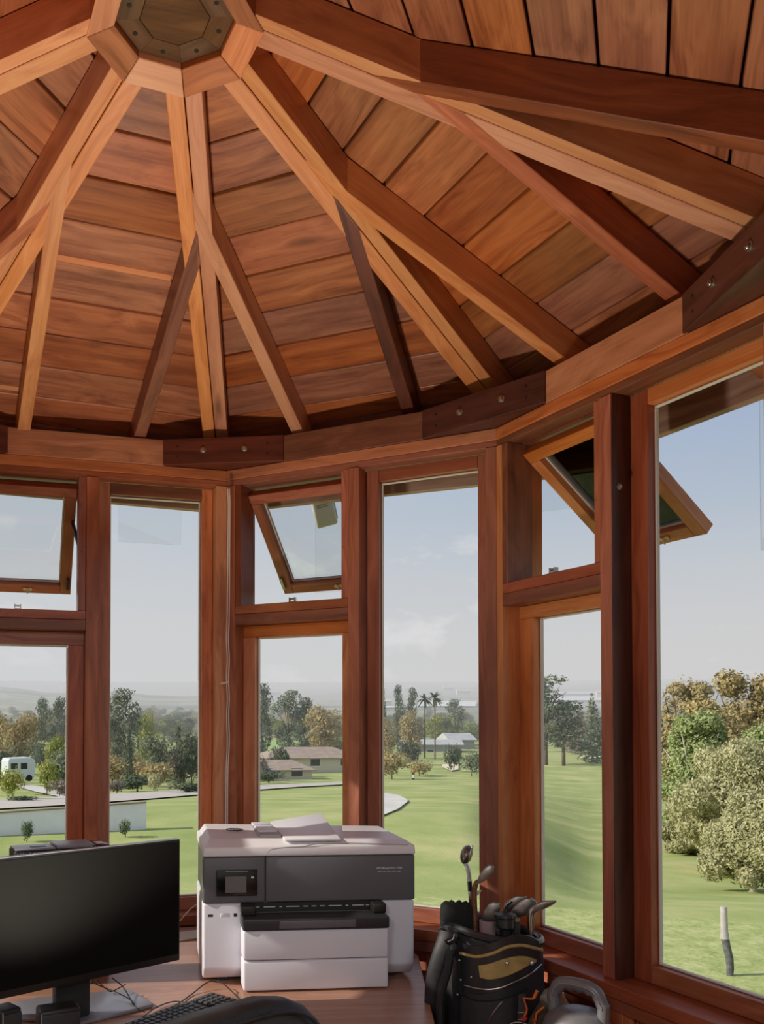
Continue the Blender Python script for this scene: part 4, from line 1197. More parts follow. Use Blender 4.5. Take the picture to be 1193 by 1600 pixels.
# ------------------------------------------------------------------ haze over the valley: a wedge of thin air that starts beyond the lawn
hm, t = new_mat('valley_haze')
vs = t.n('ShaderNodeVolumeScatter'); vs.inputs['Color'].default_value = (0.97, 0.97, 1.0, 1); vs.inputs['Density'].default_value = 1 / 1500; vs.inputs['Anisotropy'].default_value = 0.0
o_ = t.n('ShaderNodeOutputMaterial'); t.l(vs.outputs[0], o_.inputs['Volume'])
bm = bmesh.new(); prof_h = []
for a_ in [radians(-50 + 100 * i / 12) for i in range(13)]:
    sx_, cy_ = sin(a_), cos(a_)
    q = []
    for r_, z0_, z1_ in ((62, -30, 4), (9500, -60, 388)):
        q.append((bm.verts.new((EYE.x + r_ * sx_, EYE.y + r_ * cy_, z0_)), bm.verts.new((EYE.x + r_ * sx_, EYE.y + r_ * cy_, z1_))))
    prof_h.append(q)
for A_, B_ in zip(prof_h, prof_h[1:]):
    (a0, a1), (a2, a3) = A_; (b0, b1), (b2, b3) = B_
    bm.faces.new((a0, a1, b1, b0)); bm.faces.new((a2, b2, b3, a3)); bm.faces.new((a1, a3, b3, b1)); bm.faces.new((a0, b0, b2, a2))
for A_ in (prof_h[0], prof_h[-1]):
    (a0, a1), (a2, a3) = A_; bm.faces.new((a0, a2, a3, a1))
new_obj('valley_haze', bm_mesh(bm, 'valley_haze', None), hm, None, kind='stuff', label='thin pale haze lying over the far valley', category='haze')

# ------------------------------------------------------------------ things in the turret
TZ = 0.735
def onz(px, py, z):
    d = ray_dir(px, py); return EYE + d * ((z - EYE.z) / d.z)
BLACK_P = plain('black_plastic', (26, 25, 24), 0.45)
BLACK_G = plain('black_gloss', (14, 14, 15), 0.18)
SCREEN = plain('matt_screen', (16, 16, 15), 0.6, spec=0.08)
GREY_P = plain('dark_grey_plastic', (98, 98, 102), 0.33)
GREY_D = plain('charcoal_plastic', (48, 48, 50), 0.4)
WHITE_P = plain('white_plastic', (226, 224, 228), 0.42)
WHITE_P2 = plain('white_plastic_cool', (220, 219, 228), 0.45)
LGREY = plain('light_grey_plastic', (160, 158, 160), 0.5)
LCD = plain('grey_display', (112, 112, 112), 0.2)
INK = plain('black_print', (28, 28, 30), 0.5)
INKW = plain('white_print', (226, 226, 226), 0.5)
SILVER = plain('silver_plastic', (158, 158, 166), 0.35, metal=0.5)
LEATHER = plain('black_leather', (36, 35, 34), 0.42, nscale=30, namt=0.12, bscale=420, bdist=0.0006)
NYLON = plain('black_nylon', (38, 38, 41), 0.55, nscale=80, namt=0.2, bscale=700, bdist=0.0005)
VINYL = plain('black_vinyl', (42, 44, 47), 0.25, bscale=160, bdist=0.0008)
GOLD = plain('gold_vinyl', (172, 146, 92), 0.38, nscale=30, namt=0.12)
CHROME = plain('brushed_chrome', (190, 190, 192), 0.18, metal=1.0)
STEEL_D = plain('dull_club_steel', (136, 130, 124), 0.34, metal=0.85, nscale=60, namt=0.15)
RUST = plain('rusty_steel', (128, 84, 64), 0.6, metal=0.5, nscale=90, namt=0.35)
CEMENT = plain('silver_vinyl', (124, 125, 129), 0.38, metal=0.25, nscale=22, namt=0.1)
REDP = plain('red_plastic', (176, 40, 36), 0.4)
ORANGE = plain('orange_wire', (226, 110, 40), 0.4)
PINK = plain('faded_pink_vinyl', (164, 140, 142), 0.6)
CORD = plain('white_cord', (222, 220, 214), 0.6)

def text(name, body, size, mat, parent, M, align='CENTER', shear=0.0):
    c = bpy.data.curves.new(name, 'FONT'); c.body = body; c.size = size; c.extrude = 0.0003; c.align_x = align; c.shear = shear
    tmp = bpy.data.objects.new(name, c); COL.objects.link(tmp)
    bpy.context.view_layer.update()
    me = bpy.data.meshes.new_from_object(tmp.evaluated_get(bpy.context.evaluated_depsgraph_get())); bpy.data.objects.remove(tmp)
    me.materials.clear(); me.materials.append(mat)
    o = bpy.data.objects.new(name, me); COL.objects.link(o); o.parent = parent; o.matrix_basis = M
    return o

def rbox(name, x0, x1, y0, y1, z0, z1, mat, parent, r=0.006, segs=3, **kw):
    return box(name, x0, x1, y0, y1, z0, z1, mat, parent, r, segs, smooth=True, **kw)

# desk
desk = empty('corner_desk', (0, 0.5, 0), label='reddish brown corner desk under the windows carrying printer and monitor', category='desk')
pts = [(0.60, -0.06), (0.690, 0.90), (0.672, 0.965), (0.60, 1.005), (0.035, 1.295), (-0.885, 1.005), (-1.24, 0.10), (-1.1, -0.06)]
bm = bmesh.new(); prism_bm(bm, [Vector((x, y - 0.5, TZ - 0.03)) for x, y in pts], [Vector((x, y - 0.5, TZ)) for x, y in pts])
new_obj('desk_top', bm_mesh(bm, 'desk_top', (1, 0.1, 0), False, 0.003, 2), W_TABLE, desk)
for x, y in ((0.56, 0.0), (0.62, 0.86), (-1.04, 0.02), (-0.82, 0.92), (0.0, 1.2)):
    box('leg', x - 0.025, x + 0.025, y - 0.525, y - 0.475, 0.0, TZ - 0.031, W_TABLE, desk, 0.002, axis=(0, 0, 1))
side = bmesh.new(); prism_bm(side, [Vector(p) for p in ((0.578, -0.55, 0.1), (0.598, -0.55, 0.1), (0.672, 0.37, 0.1), (0.652, 0.37, 0.1))], [Vector(p) for p in ((0.578, -0.55, TZ - 0.031), (0.598, -0.55, TZ - 0.031), (0.672, 0.37, TZ - 0.031), (0.652, 0.37, TZ - 0.031))])
new_obj('side_panel', bm_mesh(side, 'side_panel', (0, 1, 0)), W_TABLE, desk)
# ------------------------------------------------------------------ printer
pr = empty('office_printer', (0.141, 0.489, TZ), label='large white and dark grey inkjet office printer on the desk', category='printer')
pr.rotation_euler.z = radians(7.9)
def py_(z): return z - TZ
X0, X1, YF, YB = -0.108, 0.512, 0.08, 0.455
# white lower body with the underside tucked in
bm = bmesh.new()
sec = [(YF, 0.045), (YF, 0.233), (YB, 0.233), (YB, 0.045), (YB - 0.03, 0.012), (YF + 0.03, 0.012)]
def xsec(x, s_=1.0): return [Vector((x, y, z)) for y, z in sec]
prism_bm(bm, xsec(X0), xsec(X1))
new_obj('body', bm_mesh(bm, 'body', None, True, 0.007, 3), WHITE_P2, pr)
rbox('rear_body', X0 + 0.004, X1 - 0.004, YF + 0.03, YB - 0.002, 0.2335, 0.366, GREY_D, pr, 0.006)
for x in (X0 + 0.06, X1 - 0.06):
    for y in (YF + 0.06, YB - 0.06): box('foot', x - 0.015, x + 0.015, y - 0.015, y + 0.015, 0.0005, 0.0118, BLACK_P, pr, 0.002)
# dark upper front: control side and long door
cpn = rbox('control_panel', X0 - 0.001, 0.0705, YF - 0.006, YF + 0.12, 0.2345, 0.3655, GREY_P, pr, 0.005)
rbox('front_door', 0.0715, X1 + 0.001, YF - 0.006, YF + 0.12, 0.2345, 0.3655, GREY_P, pr, 0.005)
dsp = rbox('display_bezel', -0.071, 0.047, YF - 0.014, YF - 0.0065, 0.256, 0.330, BLACK_G, pr, 0.002)
box('display', -0.045, 0.015, YF - 0.0152, YF - 0.0142, 0.266, 0.312, LCD, dsp, 0.0003)
box('bezel_trim', -0.045, 0.02, YF - 0.0155, YF - 0.0143, 0.3255, 0.3275, SILVER, dsp, 0.0002)
box('home_mark', 0.029, 0.036, YF - 0.0147, YF - 0.0141, 0.306, 0.311, INKW, dsp, 0)
FM = Matrix.Rotation(pi / 2, 4, 'X')
text('lettering', 'HP OfficeJet Pro 7740', 0.0085, INKW, pr, Matrix.Translation((0.435, YF - 0.0066, 0.325)) @ FM)
text('lettering', 'PRINT  FAX  SCAN  COPY  WEB', 0.0048, INKW, pr, Matrix.Translation((0.435, YF - 0.0066, 0.316)) @ FM)
# trays
rbox('paper_tray', 0.0, 0.413, 0.0, 0.075, 0.004, 0.0865, WHITE_P2, pr, 0.006)
rbox('paper_tray', 0.0, 0.413, 0.0005, 0.075, 0.0885, 0.171, WHITE_P2, pr, 0.006)
box('tray_core', 0.01, 0.403, 0.01, 0.0785, 0.006, 0.17, GREY_D, pr, 0)
ot = rbox('output_tray', -0.002, 0.415, -0.006, 0.0788, 0.172, 0.206, GREY_D, pr, 0.005)
rbox('output_handle', 0.10, 0.318, -0.011, -0.0065, 0.178, 0.200, GREY_P, ot, 0.003)
cav = box('slot_back', 0.0, 0.413, 0.0755, 0.0795, 0.2065, 0.2335, BLACK_P, pr, 0.001)
rbox('slot_cheek', -0.002, 0.038, 0.03, 0.075, 0.2065, 0.2335, BLACK_P, pr, 0.003)
rbox('slot_cheek', 0.377, 0.415, 0.03, 0.075, 0.2065, 0.2335, BLACK_P, pr, 0.003)
for x0_, x1_ in ((0.04, 0.054), (0.066, 0.1), (0.112, 0.12), (0.132, 0.17), (0.182, 0.196), (0.206, 0.22), (0.23, 0.244), (0.256, 0.294), (0.306, 0.314), (0.326, 0.36), (0.366, 0.376)):
    box('print_mark', x0_, x1_, 0.0742, 0.0753, 0.2205, 0.2225, INKW, cav, 0)
# ports and button low on the left
box('usb_port', -0.094, -0.079, YF - 0.0008, YF + 0.002, 0.195, 0.202, INK, pr, 0.0005)
pb = rbox('power_button', -0.058, -0.03, YF - 0.0018, YF + 0.001, 0.193, 0.204, WHITE_P, pr, 0.002)
box('fax_port', -0.02, -0.010, YF - 0.0008, YF + 0.002, 0.194, 0.204, INK, pr, 0.0005)
# lid with chamfered edges and document feeder
bm = bmesh.new()
prism_bm(bm, [Vector(p) for p in ((X0 - 0.002, YF - 0.012, 0.367), (X1 + 0.002, YF - 0.012, 0.367), (X1 + 0.002, YB, 0.367), (X0 - 0.002, YB, 0.367))],
         [Vector(p) for p in ((X0, YF - 0.008, 0.396), (X1, YF - 0.008, 0.396), (X1, YB, 0.396), (X0, YB, 0.396))])
lid = new_obj('scanner_lid', bm_mesh(bm, 'scanner_lid', None, True, 0.006, 3), WHITE_P, pr)
bm = bmesh.new()   # sloping crown of the lid
prism_bm(bm, [Vector(p) for p in ((X0 + 0.002, YF - 0.004, 0.392), (X1 - 0.002, YF - 0.004, 0.392), (X1 - 0.004, YB - 0.004, 0.392), (X0 + 0.004, YB - 0.004, 0.392))],
         [Vector(p) for p in ((X0 + 0.02, YF + 0.05, 0.412), (X1 - 0.014, YF + 0.035, 0.404), (X1 - 0.014, YB - 0.02, 0.406), (X0 + 0.022, YB - 0.02, 0.420))])
new_obj('lid_crown', bm_mesh(bm, 'lid_crown', None, True, 0.005, 3), WHITE_P, lid)
rbox('feeder_recess', 0.062, 0.128, YF + 0.07, YB - 0.07, 0.405, 0.4195, LGREY, lid, 0.003)
for y in (YF + 0.12, YF + 0.20, YF + 0.28): rbox('feeder_ramp', 0.066, 0.124, y, y + 0.05, 0.4175, 0.426, WHITE_P2, lid, 0.003)
bm = bmesh.new()   # raised paper tray of the feeder, hinged towards the back
prism_bm(bm, [Vector(p) for p in ((0.130, YF + 0.012, 0.4065), (0.295, YF + 0.010, 0.4065), (0.298, YB - 0.03, 0.424), (0.131, YB - 0.03, 0.4195))],
         [Vector(p) for p in ((0.130, YF + 0.012, 0.4135), (0.295, YF + 0.010, 0.4135), (0.30, YB - 0.03, 0.452), (0.131, YB - 0.03, 0.426))])
ft = new_obj('feeder_tray', bm_mesh(bm, 'feeder_tray', None, True, 0.004, 2), WHITE_P, lid)
# curved lip running along the lid front
bm = bmesh.new(); tube_bm(bm, catmull([(0.075, YF - 0.0095, 0.372), (0.085, YF - 0.0095, 0.386), (0.13, YF - 0.008, 0.392), (0.18, YF - 0.008, 0.394), (0.215, YF - 0.006, 0.4), (0.29, YF, 0.402), (X1 - 0.02, YF - 0.006, 0.394)], 5), 0.0016, 6)
new_obj('lid_seam', bm_mesh(bm, 'lid_seam', None, True), LGREY, lid)
# maker's oval badge on the lid
bx, by = 0.0, YF + 0.20
badge = Matrix.Translation((bx, by, 0.4185)) @ Matrix.Rotation(radians(0.8), 4, 'Y')
bm = bmesh.new(); tube_bm(bm, [(0.026 * cos(a), 0.026 * sin(a) * 0.95, 0.0006) for a in [2 * pi * k / 28 for k in range(28)]], 0.0013, 6, closed=True)
bd = new_obj('round_badge', bm_mesh(bm, 'round_badge', None, True), INK, lid); bd.matrix_basis = badge
text('badge_lettering', 'hp', 0.036, INK, bd, Matrix.Translation((0, -0.012, 0.0006)), shear=0.3)

# ------------------------------------------------------------------ monitor
P1 = at(281, 1400, 2.33); P0 = at(0, 1460, 2.0)
mdir = (P1 - P0); mdir.z = 0; mdir.normalize()
mz1 = EYE.z - (1312 - HZ) / FPX * 2.33; mz0 = EYE.z - (1500 - HZ) / FPX * 2.33
mon = empty('monitor', (P1.x, P1.y, TZ), label='large black flat monitor with a dark switched off screen on the desk', category='monitor')
mon.rotation_euler.z = atan2(mdir.y, mdir.x)
zb_, zt_ = mz0 - TZ, mz1 - TZ
scr = rbox('screen_frame', -0.545, 0, 0.0, 0.02, zb_, zt_, BLACK_P, mon, 0.002, 2)
box('screen', -0.541, -0.004, -0.0012, 0.0, zb_ + 0.018, zt_ - 0.005, SCREEN, scr, 0.0003)
rbox('rear_housing', -0.42, -0.12, 0.0205, 0.055, zb_ + 0.05, zt_ - 0.06, BLACK_P, mon, 0.01)
box('edge_strip', -0.544, -0.001, 0.0005, 0.0195, zt_ + 0.0003, zt_ + 0.0014, SILVER, mon, 0.0)
rbox('stand_neck', -0.33, -0.235, 0.06, 0.085, 0.0125, 0.30, GREY_D, mon, 0.004)
bm = bmesh.new()
B_ = [onz(240, 1571, TZ + 0.006), onz(203, 1548, TZ + 0.006), onz(60, 1560, TZ + 0.006), onz(-60, 1586, TZ + 0.006), onz(128, 1600, TZ + 0.006)]
cs, sn = cos(-mon.rotation_euler.z), sin(-mon.rotation_euler.z)
def tol(p, z): q = p - P1; return Vector((q.x * cs - q.y * sn, q.x * sn + q.y * cs, z))
prism_bm(bm, [tol(p, 0.001) for p in B_], [tol(p, 0.011) for p in B_])
new_obj('stand_base', bm_mesh(bm, 'stand_base', None, True, 0.003, 2), SILVER, mon)
# mini tower behind the monitor
q0 = at(24, 1340, 2.50); q1 = at(172, 1325, 2.62); td = q1 - q0; td.z = 0; tl_ = td.length; td.normalize()
ztop = EYE.z - (1329 - HZ) / FPX * 2.50 - TZ
tw = empty('computer_tower', (q0.x, q0.y, TZ), label='slim black computer tower with grey top standing behind the monitor', category='computer')
tw.rotation_euler.z = atan2(td.y, td.x)
rbox('case', 0.0, tl_ * 0.83, 0.0, 0.10, 0.001, ztop - 0.006, BLACK_P, tw, 0.004)
rbox('rear_case', tl_ * 0.835, tl_, 0.0, 0.10, 0.001, ztop + 0.0, BLACK_G, tw, 0.004)
rbox('top_cover', 0.002, tl_ * 0.42, 0.002, 0.098, ztop - 0.0055, ztop, SILVER, tw, 0.002)
rbox('top_cover', tl_ * 0.43, tl_ * 0.82, 0.002, 0.098, ztop - 0.0055, ztop + 0.006, SILVER, tw, 0.002)
box('top_slot', 0.05, 0.095, 0.03, 0.05, ztop + 0.0002, ztop + 0.001, BLACK_P, tw, 0)
rbox('drive_slot', tl_ * 0.47, tl_ * 0.8, -0.003, -0.0002, ztop - 0.035, ztop - 0.016, BLACK_G, tw, 0.001)
box('sticker', tl_ * 0.88, tl_ * 0.97, 0.02, 0.07, ztop + 0.0004, ztop + 0.0012, CORD, tw, 0)
for i in range(5):
    for j in range(4):
        box('vent_slot', 0.004 + 0.008 * i * (1 if i < 3 else 1.5), 0.008 + 0.008 * i * (1 if i < 3 else 1.5), -0.0012, -0.0002, ztop - 0.016 - 0.012 * j, ztop - 0.009 - 0.012 * j, SILVER, tw, 0)
# two squat black desk speakers at the bottom left
def speaker_box(px0, px1, D, yaw, lab):
    a = at(px0, 1600, D); b = at(px1, 1600, D + 0.03); d = b - a; d.z = 0; L_ = d.length; d.normalize()
    zt = EYE.z - (1582 - HZ) / FPX * D - TZ
    s_ = empty('desk_speaker', (a.x, a.y, TZ), label=lab, category='speaker'); s_.rotation_euler.z = atan2(d.y, d.x) + yaw
    rbox('speaker_body', 0, L_, 0, 0.06, 0.001, zt, BLACK_P, s_, 0.008)
    rbox('front_grille', 0.003, L_ - 0.003, -0.004, -0.0005, 0.006, zt - 0.01, GREY_D, s_, 0.002)
    box('silver_edge', 0.0, 0.003, -0.006, -0.0045, 0.006, zt - 0.004, SILVER, s_, 0.0005)
speaker_box(63, 128, 2.05, 0.12, 'squat black speaker in front of the monitor foot')
speaker_box(2, 38, 2.0, 0.2, 'squat black speaker at the bottom left corner')

# ------------------------------------------------------------------ cables
def cable(name, pix, rad, mat, label, cat='cable', z=None, sub=8):
    pts_ = []
    for q in pix:
        if len(q) == 2: p = onz(q[0], q[1], TZ + 0.0125)
        elif len(q) == 3: p = onz(q[0], q[1], TZ + q[2])
        else: p = at(q[0], q[1], q[3])
        pts_.append(p)
    c0 = pts_[0].copy()
    o = tube(name, [p - c0 for p in catmull(pts_, sub)], rad, mat, None, 6, label=label, category=cat)
    o.location = c0; return o
BC_ = BLACK_P
cable('black_cable', [(142, 1534, .05), (160, 1542, .03), (185, 1552, .02), (203, 1562, .016), (217, 1578, .004)], 0.0018, BC_, 'lowest black cable crossing the silver monitor foot')
cable('black_cable', [(152, 1533, .06), (166, 1545, .04), (175, 1549, .03), (196, 1538, .03)], 0.0016, BC_, 'short black cable rising between the two longer ones')
cable('black_cable', [(175, 1528, .06), (191, 1541, .035), (202, 1558, .02), (210, 1572, .012), (222, 1580, .004)], 0.0018, BC_, 'upper black cable crossing the monitor foot')
cable('black_cable', [(222, 1590, .004), (244, 1574, .006), (270, 1565, .006), (290, 1566, .006)], 0.0016, BC_, 'black cable curving behind the keyboard')
cable('black_cable', [(250, 1580, .01), (275, 1570, .006), (300, 1553, .004), (322, 1536, .02), (338, 1532, .025), (352, 1540, .02), (366, 1553, .004), (378, 1566, .003)], 0.0018, BC_, 'black cable arching up in front of the left side of the printer')
cable('charging_cable', [(116, 1546, .075), (117, 1560, .05), (114, 1574, .02)], 0.0035, CORD, 'short white cable hanging at the monitor neck')
cable('thin_cord', [(281, 1439, 0, 3.12), (290, 1428, 0, 3.13), (300, 1418, 0, 3.15), (314, 1409, 0, 3.16)], 0.002, CORD, 'thin pale cord running from behind the printer along the window frame', 'cord')
# sheet of pale paper at the back of the desk
sh = [onz(262, 1461, TZ + .001), onz(318, 1454, TZ + .001), onz(318, 1466, TZ + .001), onz(262, 1474, TZ + .001)]
bm = bmesh.new(); prism_bm(bm, sh, [p + Vector((0, 0, 0.006)) for p in sh])
new_obj('paper_stack', bm_mesh(bm, 'paper_stack', None, False, 0.001), plain('pale_paper', (214, 208, 192), 0.8), None, label='thin stack of pale paper at the back of the desk beside the printer', category='paper')

# ------------------------------------------------------------------ keyboard
ka, kb_ = onz(190, 1612, TZ), onz(330, 1560, TZ)
kd = (kb_ - ka); kd.z = 0; kd.normalize(); kz = atan2(kd.y, kd.x)
kr = onz(346, 1574, TZ)
key = empty('keyboard', (kb_.x, kb_.y, TZ), label='black computer keyboard lying on the desk behind the chair back', category='keyboard'); key.rotation_euler.z = kz
kw_, kh_ = 0.42, 0.125
rbox('key_tray', -kw_, 0.0, -kh_, 0, 0.002, 0.016, BLACK_P, key, 0.004)
cells = bmesh.new()
for r_ in range(6):
    for c_ in range(20):
        x = -kw_ + 0.012 + c_ * 0.0200; y = -0.012 - r_ * 0.0185 - 0.014
        if c_ in (15,) : continue
        kk = box('key', x, x + 0.0165, y, y + 0.015, 0.0165, 0.0225, GREY_D, key, 0.0015)
# ------------------------------------------------------------------ chair
ca, cb = at(508, 1545, 1.56), at(245, 1598, 1.36)
cd = (ca - cb); cd.z = 0; cd.normalize(); cn_ = Vector((-cd.y, cd.x, 0))
if cn_.y < 0: cn_ = -cn_
chair = empty('office_chair', (ca.x - cd.x * 0.235, ca.y - cd.y * 0.235, 0), label='black leather office chair with its rounded back towards the camera', category='chair')
chair.rotation_euler.z = atan2(cd.y, cd.x)
ztc = 1.022
def cushion(name, w_, h_, t_, mat, parent, M, n=4.0, nu=28, nv=16, puff=0.2):
    """soft rounded slab: superellipse outline, puffed faces"""
    bm = bmesh.new(); rings = []
    for j in range(nv + 1):
        ph = -pi / 2 + pi * j / nv; row = []
        cz = abs(cos(ph)) ** 0.5; yy = t_ / 2 * (1 if sin(ph) > 0 else -1) * abs(sin(ph)) ** 0.6
        for i in range(nu):
            a = 2 * pi * i / nu; ca_, sa_ = cos(a), sin(a)
            ex = 2 / n
            x = w_ / 2 * (1 if ca_ > 0 else -1) * abs(ca_) ** ex; z = h_ / 2 * (1 if sa_ > 0 else -1) * abs(sa_) ** ex
            row.append(bm.verts.new((x * (1 - 0.16 * (1 - cz)) * max(cz, 0.0001) ** 0.25 if cz > 0.02 else 0, yy, z * max(cz, 0.0001) ** 0.25 if cz > 0.02 else 0)))
        rings.append(row)
    for a, b in zip(rings, rings[1:]):
        for i in range(nu): bm.faces.new((a[i], a[(i + 1) % nu], b[(i + 1) % nu], b[i]))
    bmesh.ops.remove_doubles(bm, verts=list(bm.verts), dist=1e-5)
    for f_ in list(bm.faces):
        if f_.calc_area() < 1e-12: bm.faces.remove(f_)
    o = new_obj(name, bm_mesh(bm, name, None, True, 0, angle=180), mat, parent); o.matrix_basis = M
    return o
cushion('backrest', 0.52, 0.62, 0.085, LEATHER, chair, Matrix.Translation((0, -0.02, ztc - 0.31)) @ Matrix.Rotation(radians(-4), 4, 'Y') @ Matrix.Rotation(radians(-8), 4, 'X'), n=4)
bm = bmesh.new(); tube_bm(bm, [(0.235 * (1 if cos(a) > 0 else -1) * abs(cos(a)) ** 0.4, -0.045, 0.285 * (1 if sin(a) > 0 else -1) * abs(sin(a)) ** 0.4) for a in [2 * pi * k / 60 for k in range(60)]], 0.004, 6, closed=True)
pp_ = new_obj('backrest_piping', bm_mesh(bm, 'backrest_piping', None, True), LEATHER, chair); pp_.matrix_basis = Matrix.Translation((0, -0.02, ztc - 0.31)) @ Matrix.Rotation(radians(-4), 4, 'Y') @ Matrix.Rotation(radians(-8), 4, 'X')
cushion('seat', 0.50, 0.48, 0.10, LEATHER, chair, Matrix.Translation((0, 0.26, 0.46)) @ Matrix.Rotation(radians(90), 4, 'X'), n=5)
box('back_bracket', -0.04, 0.04, -0.06, 0.2, 0.385, 0.405, BLACK_P, chair, 0.004)
tube('gas_lift', [(0, 0.2, 0.10), (0, 0.2, 0.405)], 0.028, BLACK_P, chair, 14)
for k in range(5):
    a = 2 * pi * k / 5 + 0.3
    tube('base_leg', [(0.02 * cos(a), 0.2 + 0.02 * sin(a), 0.10), (0.29 * cos(a), 0.2 + 0.29 * sin(a), 0.07)], [0.025, 0.016], BLACK_P, chair, 8)
    tube('caster', [(0.29 * cos(a) - 0.02 * sin(a), 0.2 + 0.29 * sin(a) + 0.02 * cos(a), 0.028), (0.29 * cos(a) + 0.02 * sin(a), 0.2 + 0.29 * sin(a) - 0.02 * cos(a), 0.028)], 0.027, BLACK_P, chair, 12)

# ------------------------------------------------------------------ golf bag
GD = 2.42
gc = at(768, 1470, GD)
bag = empty('golf_bag', (gc.x, gc.y, 0), label='black golf bag with gold panel and silver piping standing between desk and window', category='golf bag')
sR = GD / FPX
# frame of the bag: x to the right, y away from the camera
bag.rotation_euler.z = -atan2(gc.x - EYE.x, gc.y - EYE.y)
def bx_(px): return (px - 768) * sR
def bz_(row, yoff=0.0): return EYE.z - (row - HZ) / FPX * (GD + yoff)
def oval(cx_, rx_, ry_, z, slant=0.0, n=32, rim=None):
    out = []
    for k in range(n):
        a = 2 * pi * k / n; x = rx_ * cos(a); y = ry_ * sin(a)
        zz = z + slant * x + (rim(a) if rim else 0)
        out.append(Vector((cx_ + x, y, zz)))
    return out
def rimh(a): return -0.012 * sin(a) * 0 + 0.0
LV = [(0.0, 0.0, 0.125, 0.12), (0.25, 0.0, 0.13, 0.125), (0.50, -0.004, 0.138, 0.13), (0.66, -0.006, 0.148, 0.135), (0.745, -0.004, 0.154, 0.14), (0.80, 0.0, 0.150, 0.136), (0.855, 0.0, 0.146, 0.130)]
SLN = -0.16
RS = 2.42 / 2.66; ZK = (EYE.z - (1456 - HZ) / FPX * 2.42) / 0.855
bm = bmesh.new(); rg = []
for z, cx_, rx_, ry_ in [(z * ZK, c_ * RS, a_ * RS, b_ * RS) for z, c_, a_, b_ in LV]:
    sl = SLN * (z / 0.855) ** 3
    rg.append([bm.verts.new(p) for p in oval(cx_, rx_, ry_, z, sl)])
inner = [bm.verts.new(p) for p in oval(0, 0.128 * RS, 0.112 * RS, 0.852 * ZK, SLN)]
inner2 = [bm.verts.new(p) for p in oval(0, 0.122 * RS, 0.108 * RS, 0.70 * ZK, SLN)]
seq = rg + [inner, inner2]
for a, b in zip(seq, seq[1:]):
    for k in range(32): bm.faces.new((a[k], a[(k + 1) % 32], b[(k + 1) % 32], b[k]))
bm.faces.new(list(reversed(rg[0]))); bm.faces.new(inner2)
new_obj('bag_shell', bm_mesh(bm, 'bag_shell', None, True, 0, angle=60), NYLON, bag)
bm = bmesh.new(); tube_bm(bm, oval(0, 0.140 * RS, 0.124 * RS, 0.862 * ZK, SLN, 40), 0.0118, 10, closed=True)
new_obj('rim', bm_mesh(bm, 'rim', None, True), VINYL, bag)
bm = bmesh.new(); tube_bm(bm, [(-0.118, 0.0, 0.875 * ZK), (-0.05, 0.01, 0.862 * ZK), (0.05, 0.0, 0.846 * ZK), (0.118, 0.0, 0.835 * ZK)], 0.008, 8)
new_obj('divider', bm_mesh(bm, 'divider', None, True), VINYL, bag)
def front_pt(px, row, off=0.004):
    """point on the front of the bag seen at this pixel"""
    x = bx_(px); z = bz_(row, -0.1)
    rx_, ry_ = 0.152 * RS + off, 0.138 * RS + off
    t_ = max(-0.97, min(0.97, x / rx_)); return Vector((x * 0.965, -ry_ * sqrt(1 - t_ * t_), z))
def front_patch(name, outline_top, outline_bot, off, mat, th=0.004, m=5, parent=None):
    bm = bmesh.new(); ga = []; gb_ = []
    ft_, fb_ = catmull([(p[0], p[1], 0) for p in outline_top], 5), catmull([(p[0], p[1], 0) for p in outline_bot], 5)
    for a, b in zip(ft_, fb_):
        ga.append([bm.verts.new(front_pt(a.x + (b.x - a.x) * j / m, a.y + (b.y - a.y) * j / m, off)) for j in range(m + 1)])
        gb_.append([bm.verts.new(front_pt(a.x + (b.x - a.x) * j / m, a.y + (b.y - a.y) * j / m, off - th)) for j in range(m + 1)])
    for g_, fl in ((ga, False), (gb_, True)):
        for r1, r2 in zip(g_, g_[1:]):
            for j in range(m):
                f_ = (r1[j], r1[j + 1], r2[j + 1], r2[j]); bm.faces.new(f_ if not fl else tuple(reversed(f_)))
    for r1a, r1b in ((ga[0], gb_[0]), (ga[-1], gb_[-1])):
        for j in range(m): bm.faces.new((r1a[j], r1b[j], r1b[j + 1], r1a[j + 1]))
    for j in (0, m):
        for i in range(len(ga) - 1): bm.faces.new((ga[i][j], ga[i + 1][j], gb_[i + 1][j], gb_[i][j]))
    return new_obj(name, bm_mesh(bm, name, None, True, 0, angle=50), mat, parent or bag)
front_patch('upper_band', [(704, 1468), (735, 1477), (770, 1468), (800, 1456), (825, 1460), (840, 1472)], [(704, 1512), (735, 1548), (770, 1545), (800, 1535), (825, 1522), (840, 1510)], 0.007, VINYL)
front_patch('gold_panel', [(748, 1505), (765, 1500), (785, 1492), (805, 1488), (820, 1490), (834, 1497)], [(750, 1523), (765, 1524), (785, 1519), (805, 1511), (820, 1504), (834, 1500)], 0.014, GOLD, 0.006)
bm = bmesh.new(); tube_bm(bm, catmull([front_pt(*p, 0.010) for p in ((720, 1491), (745, 1492), (770, 1484), (790, 1474), (812, 1472), (830, 1478), (843, 1485))], 6), 0.0045, 8, flat=(1, 1))
new_obj('gold_piping', bm_mesh(bm, 'gold_piping', None, True), GOLD, bag)
bm = bmesh.new(); tube_bm(bm, catmull([front_pt(*p, 0.010) for p in ((726, 1540), (750, 1541), (775, 1538), (800, 1528), (825, 1517), (842, 1507))], 6), 0.0028, 8)
new_obj('silver_piping', bm_mesh(bm, 'silver_piping', None, True), CHROME, bag)
bm = bmesh.new(); tube_bm(bm, catmull([front_pt(*p, 0.018) for p in ((783, 1556), (775, 1566), (765, 1582), (757, 1602))], 6), 0.003, 8)
new_obj('silver_piping', bm_mesh(bm, 'silver_piping', None, True), CHROME, bag)
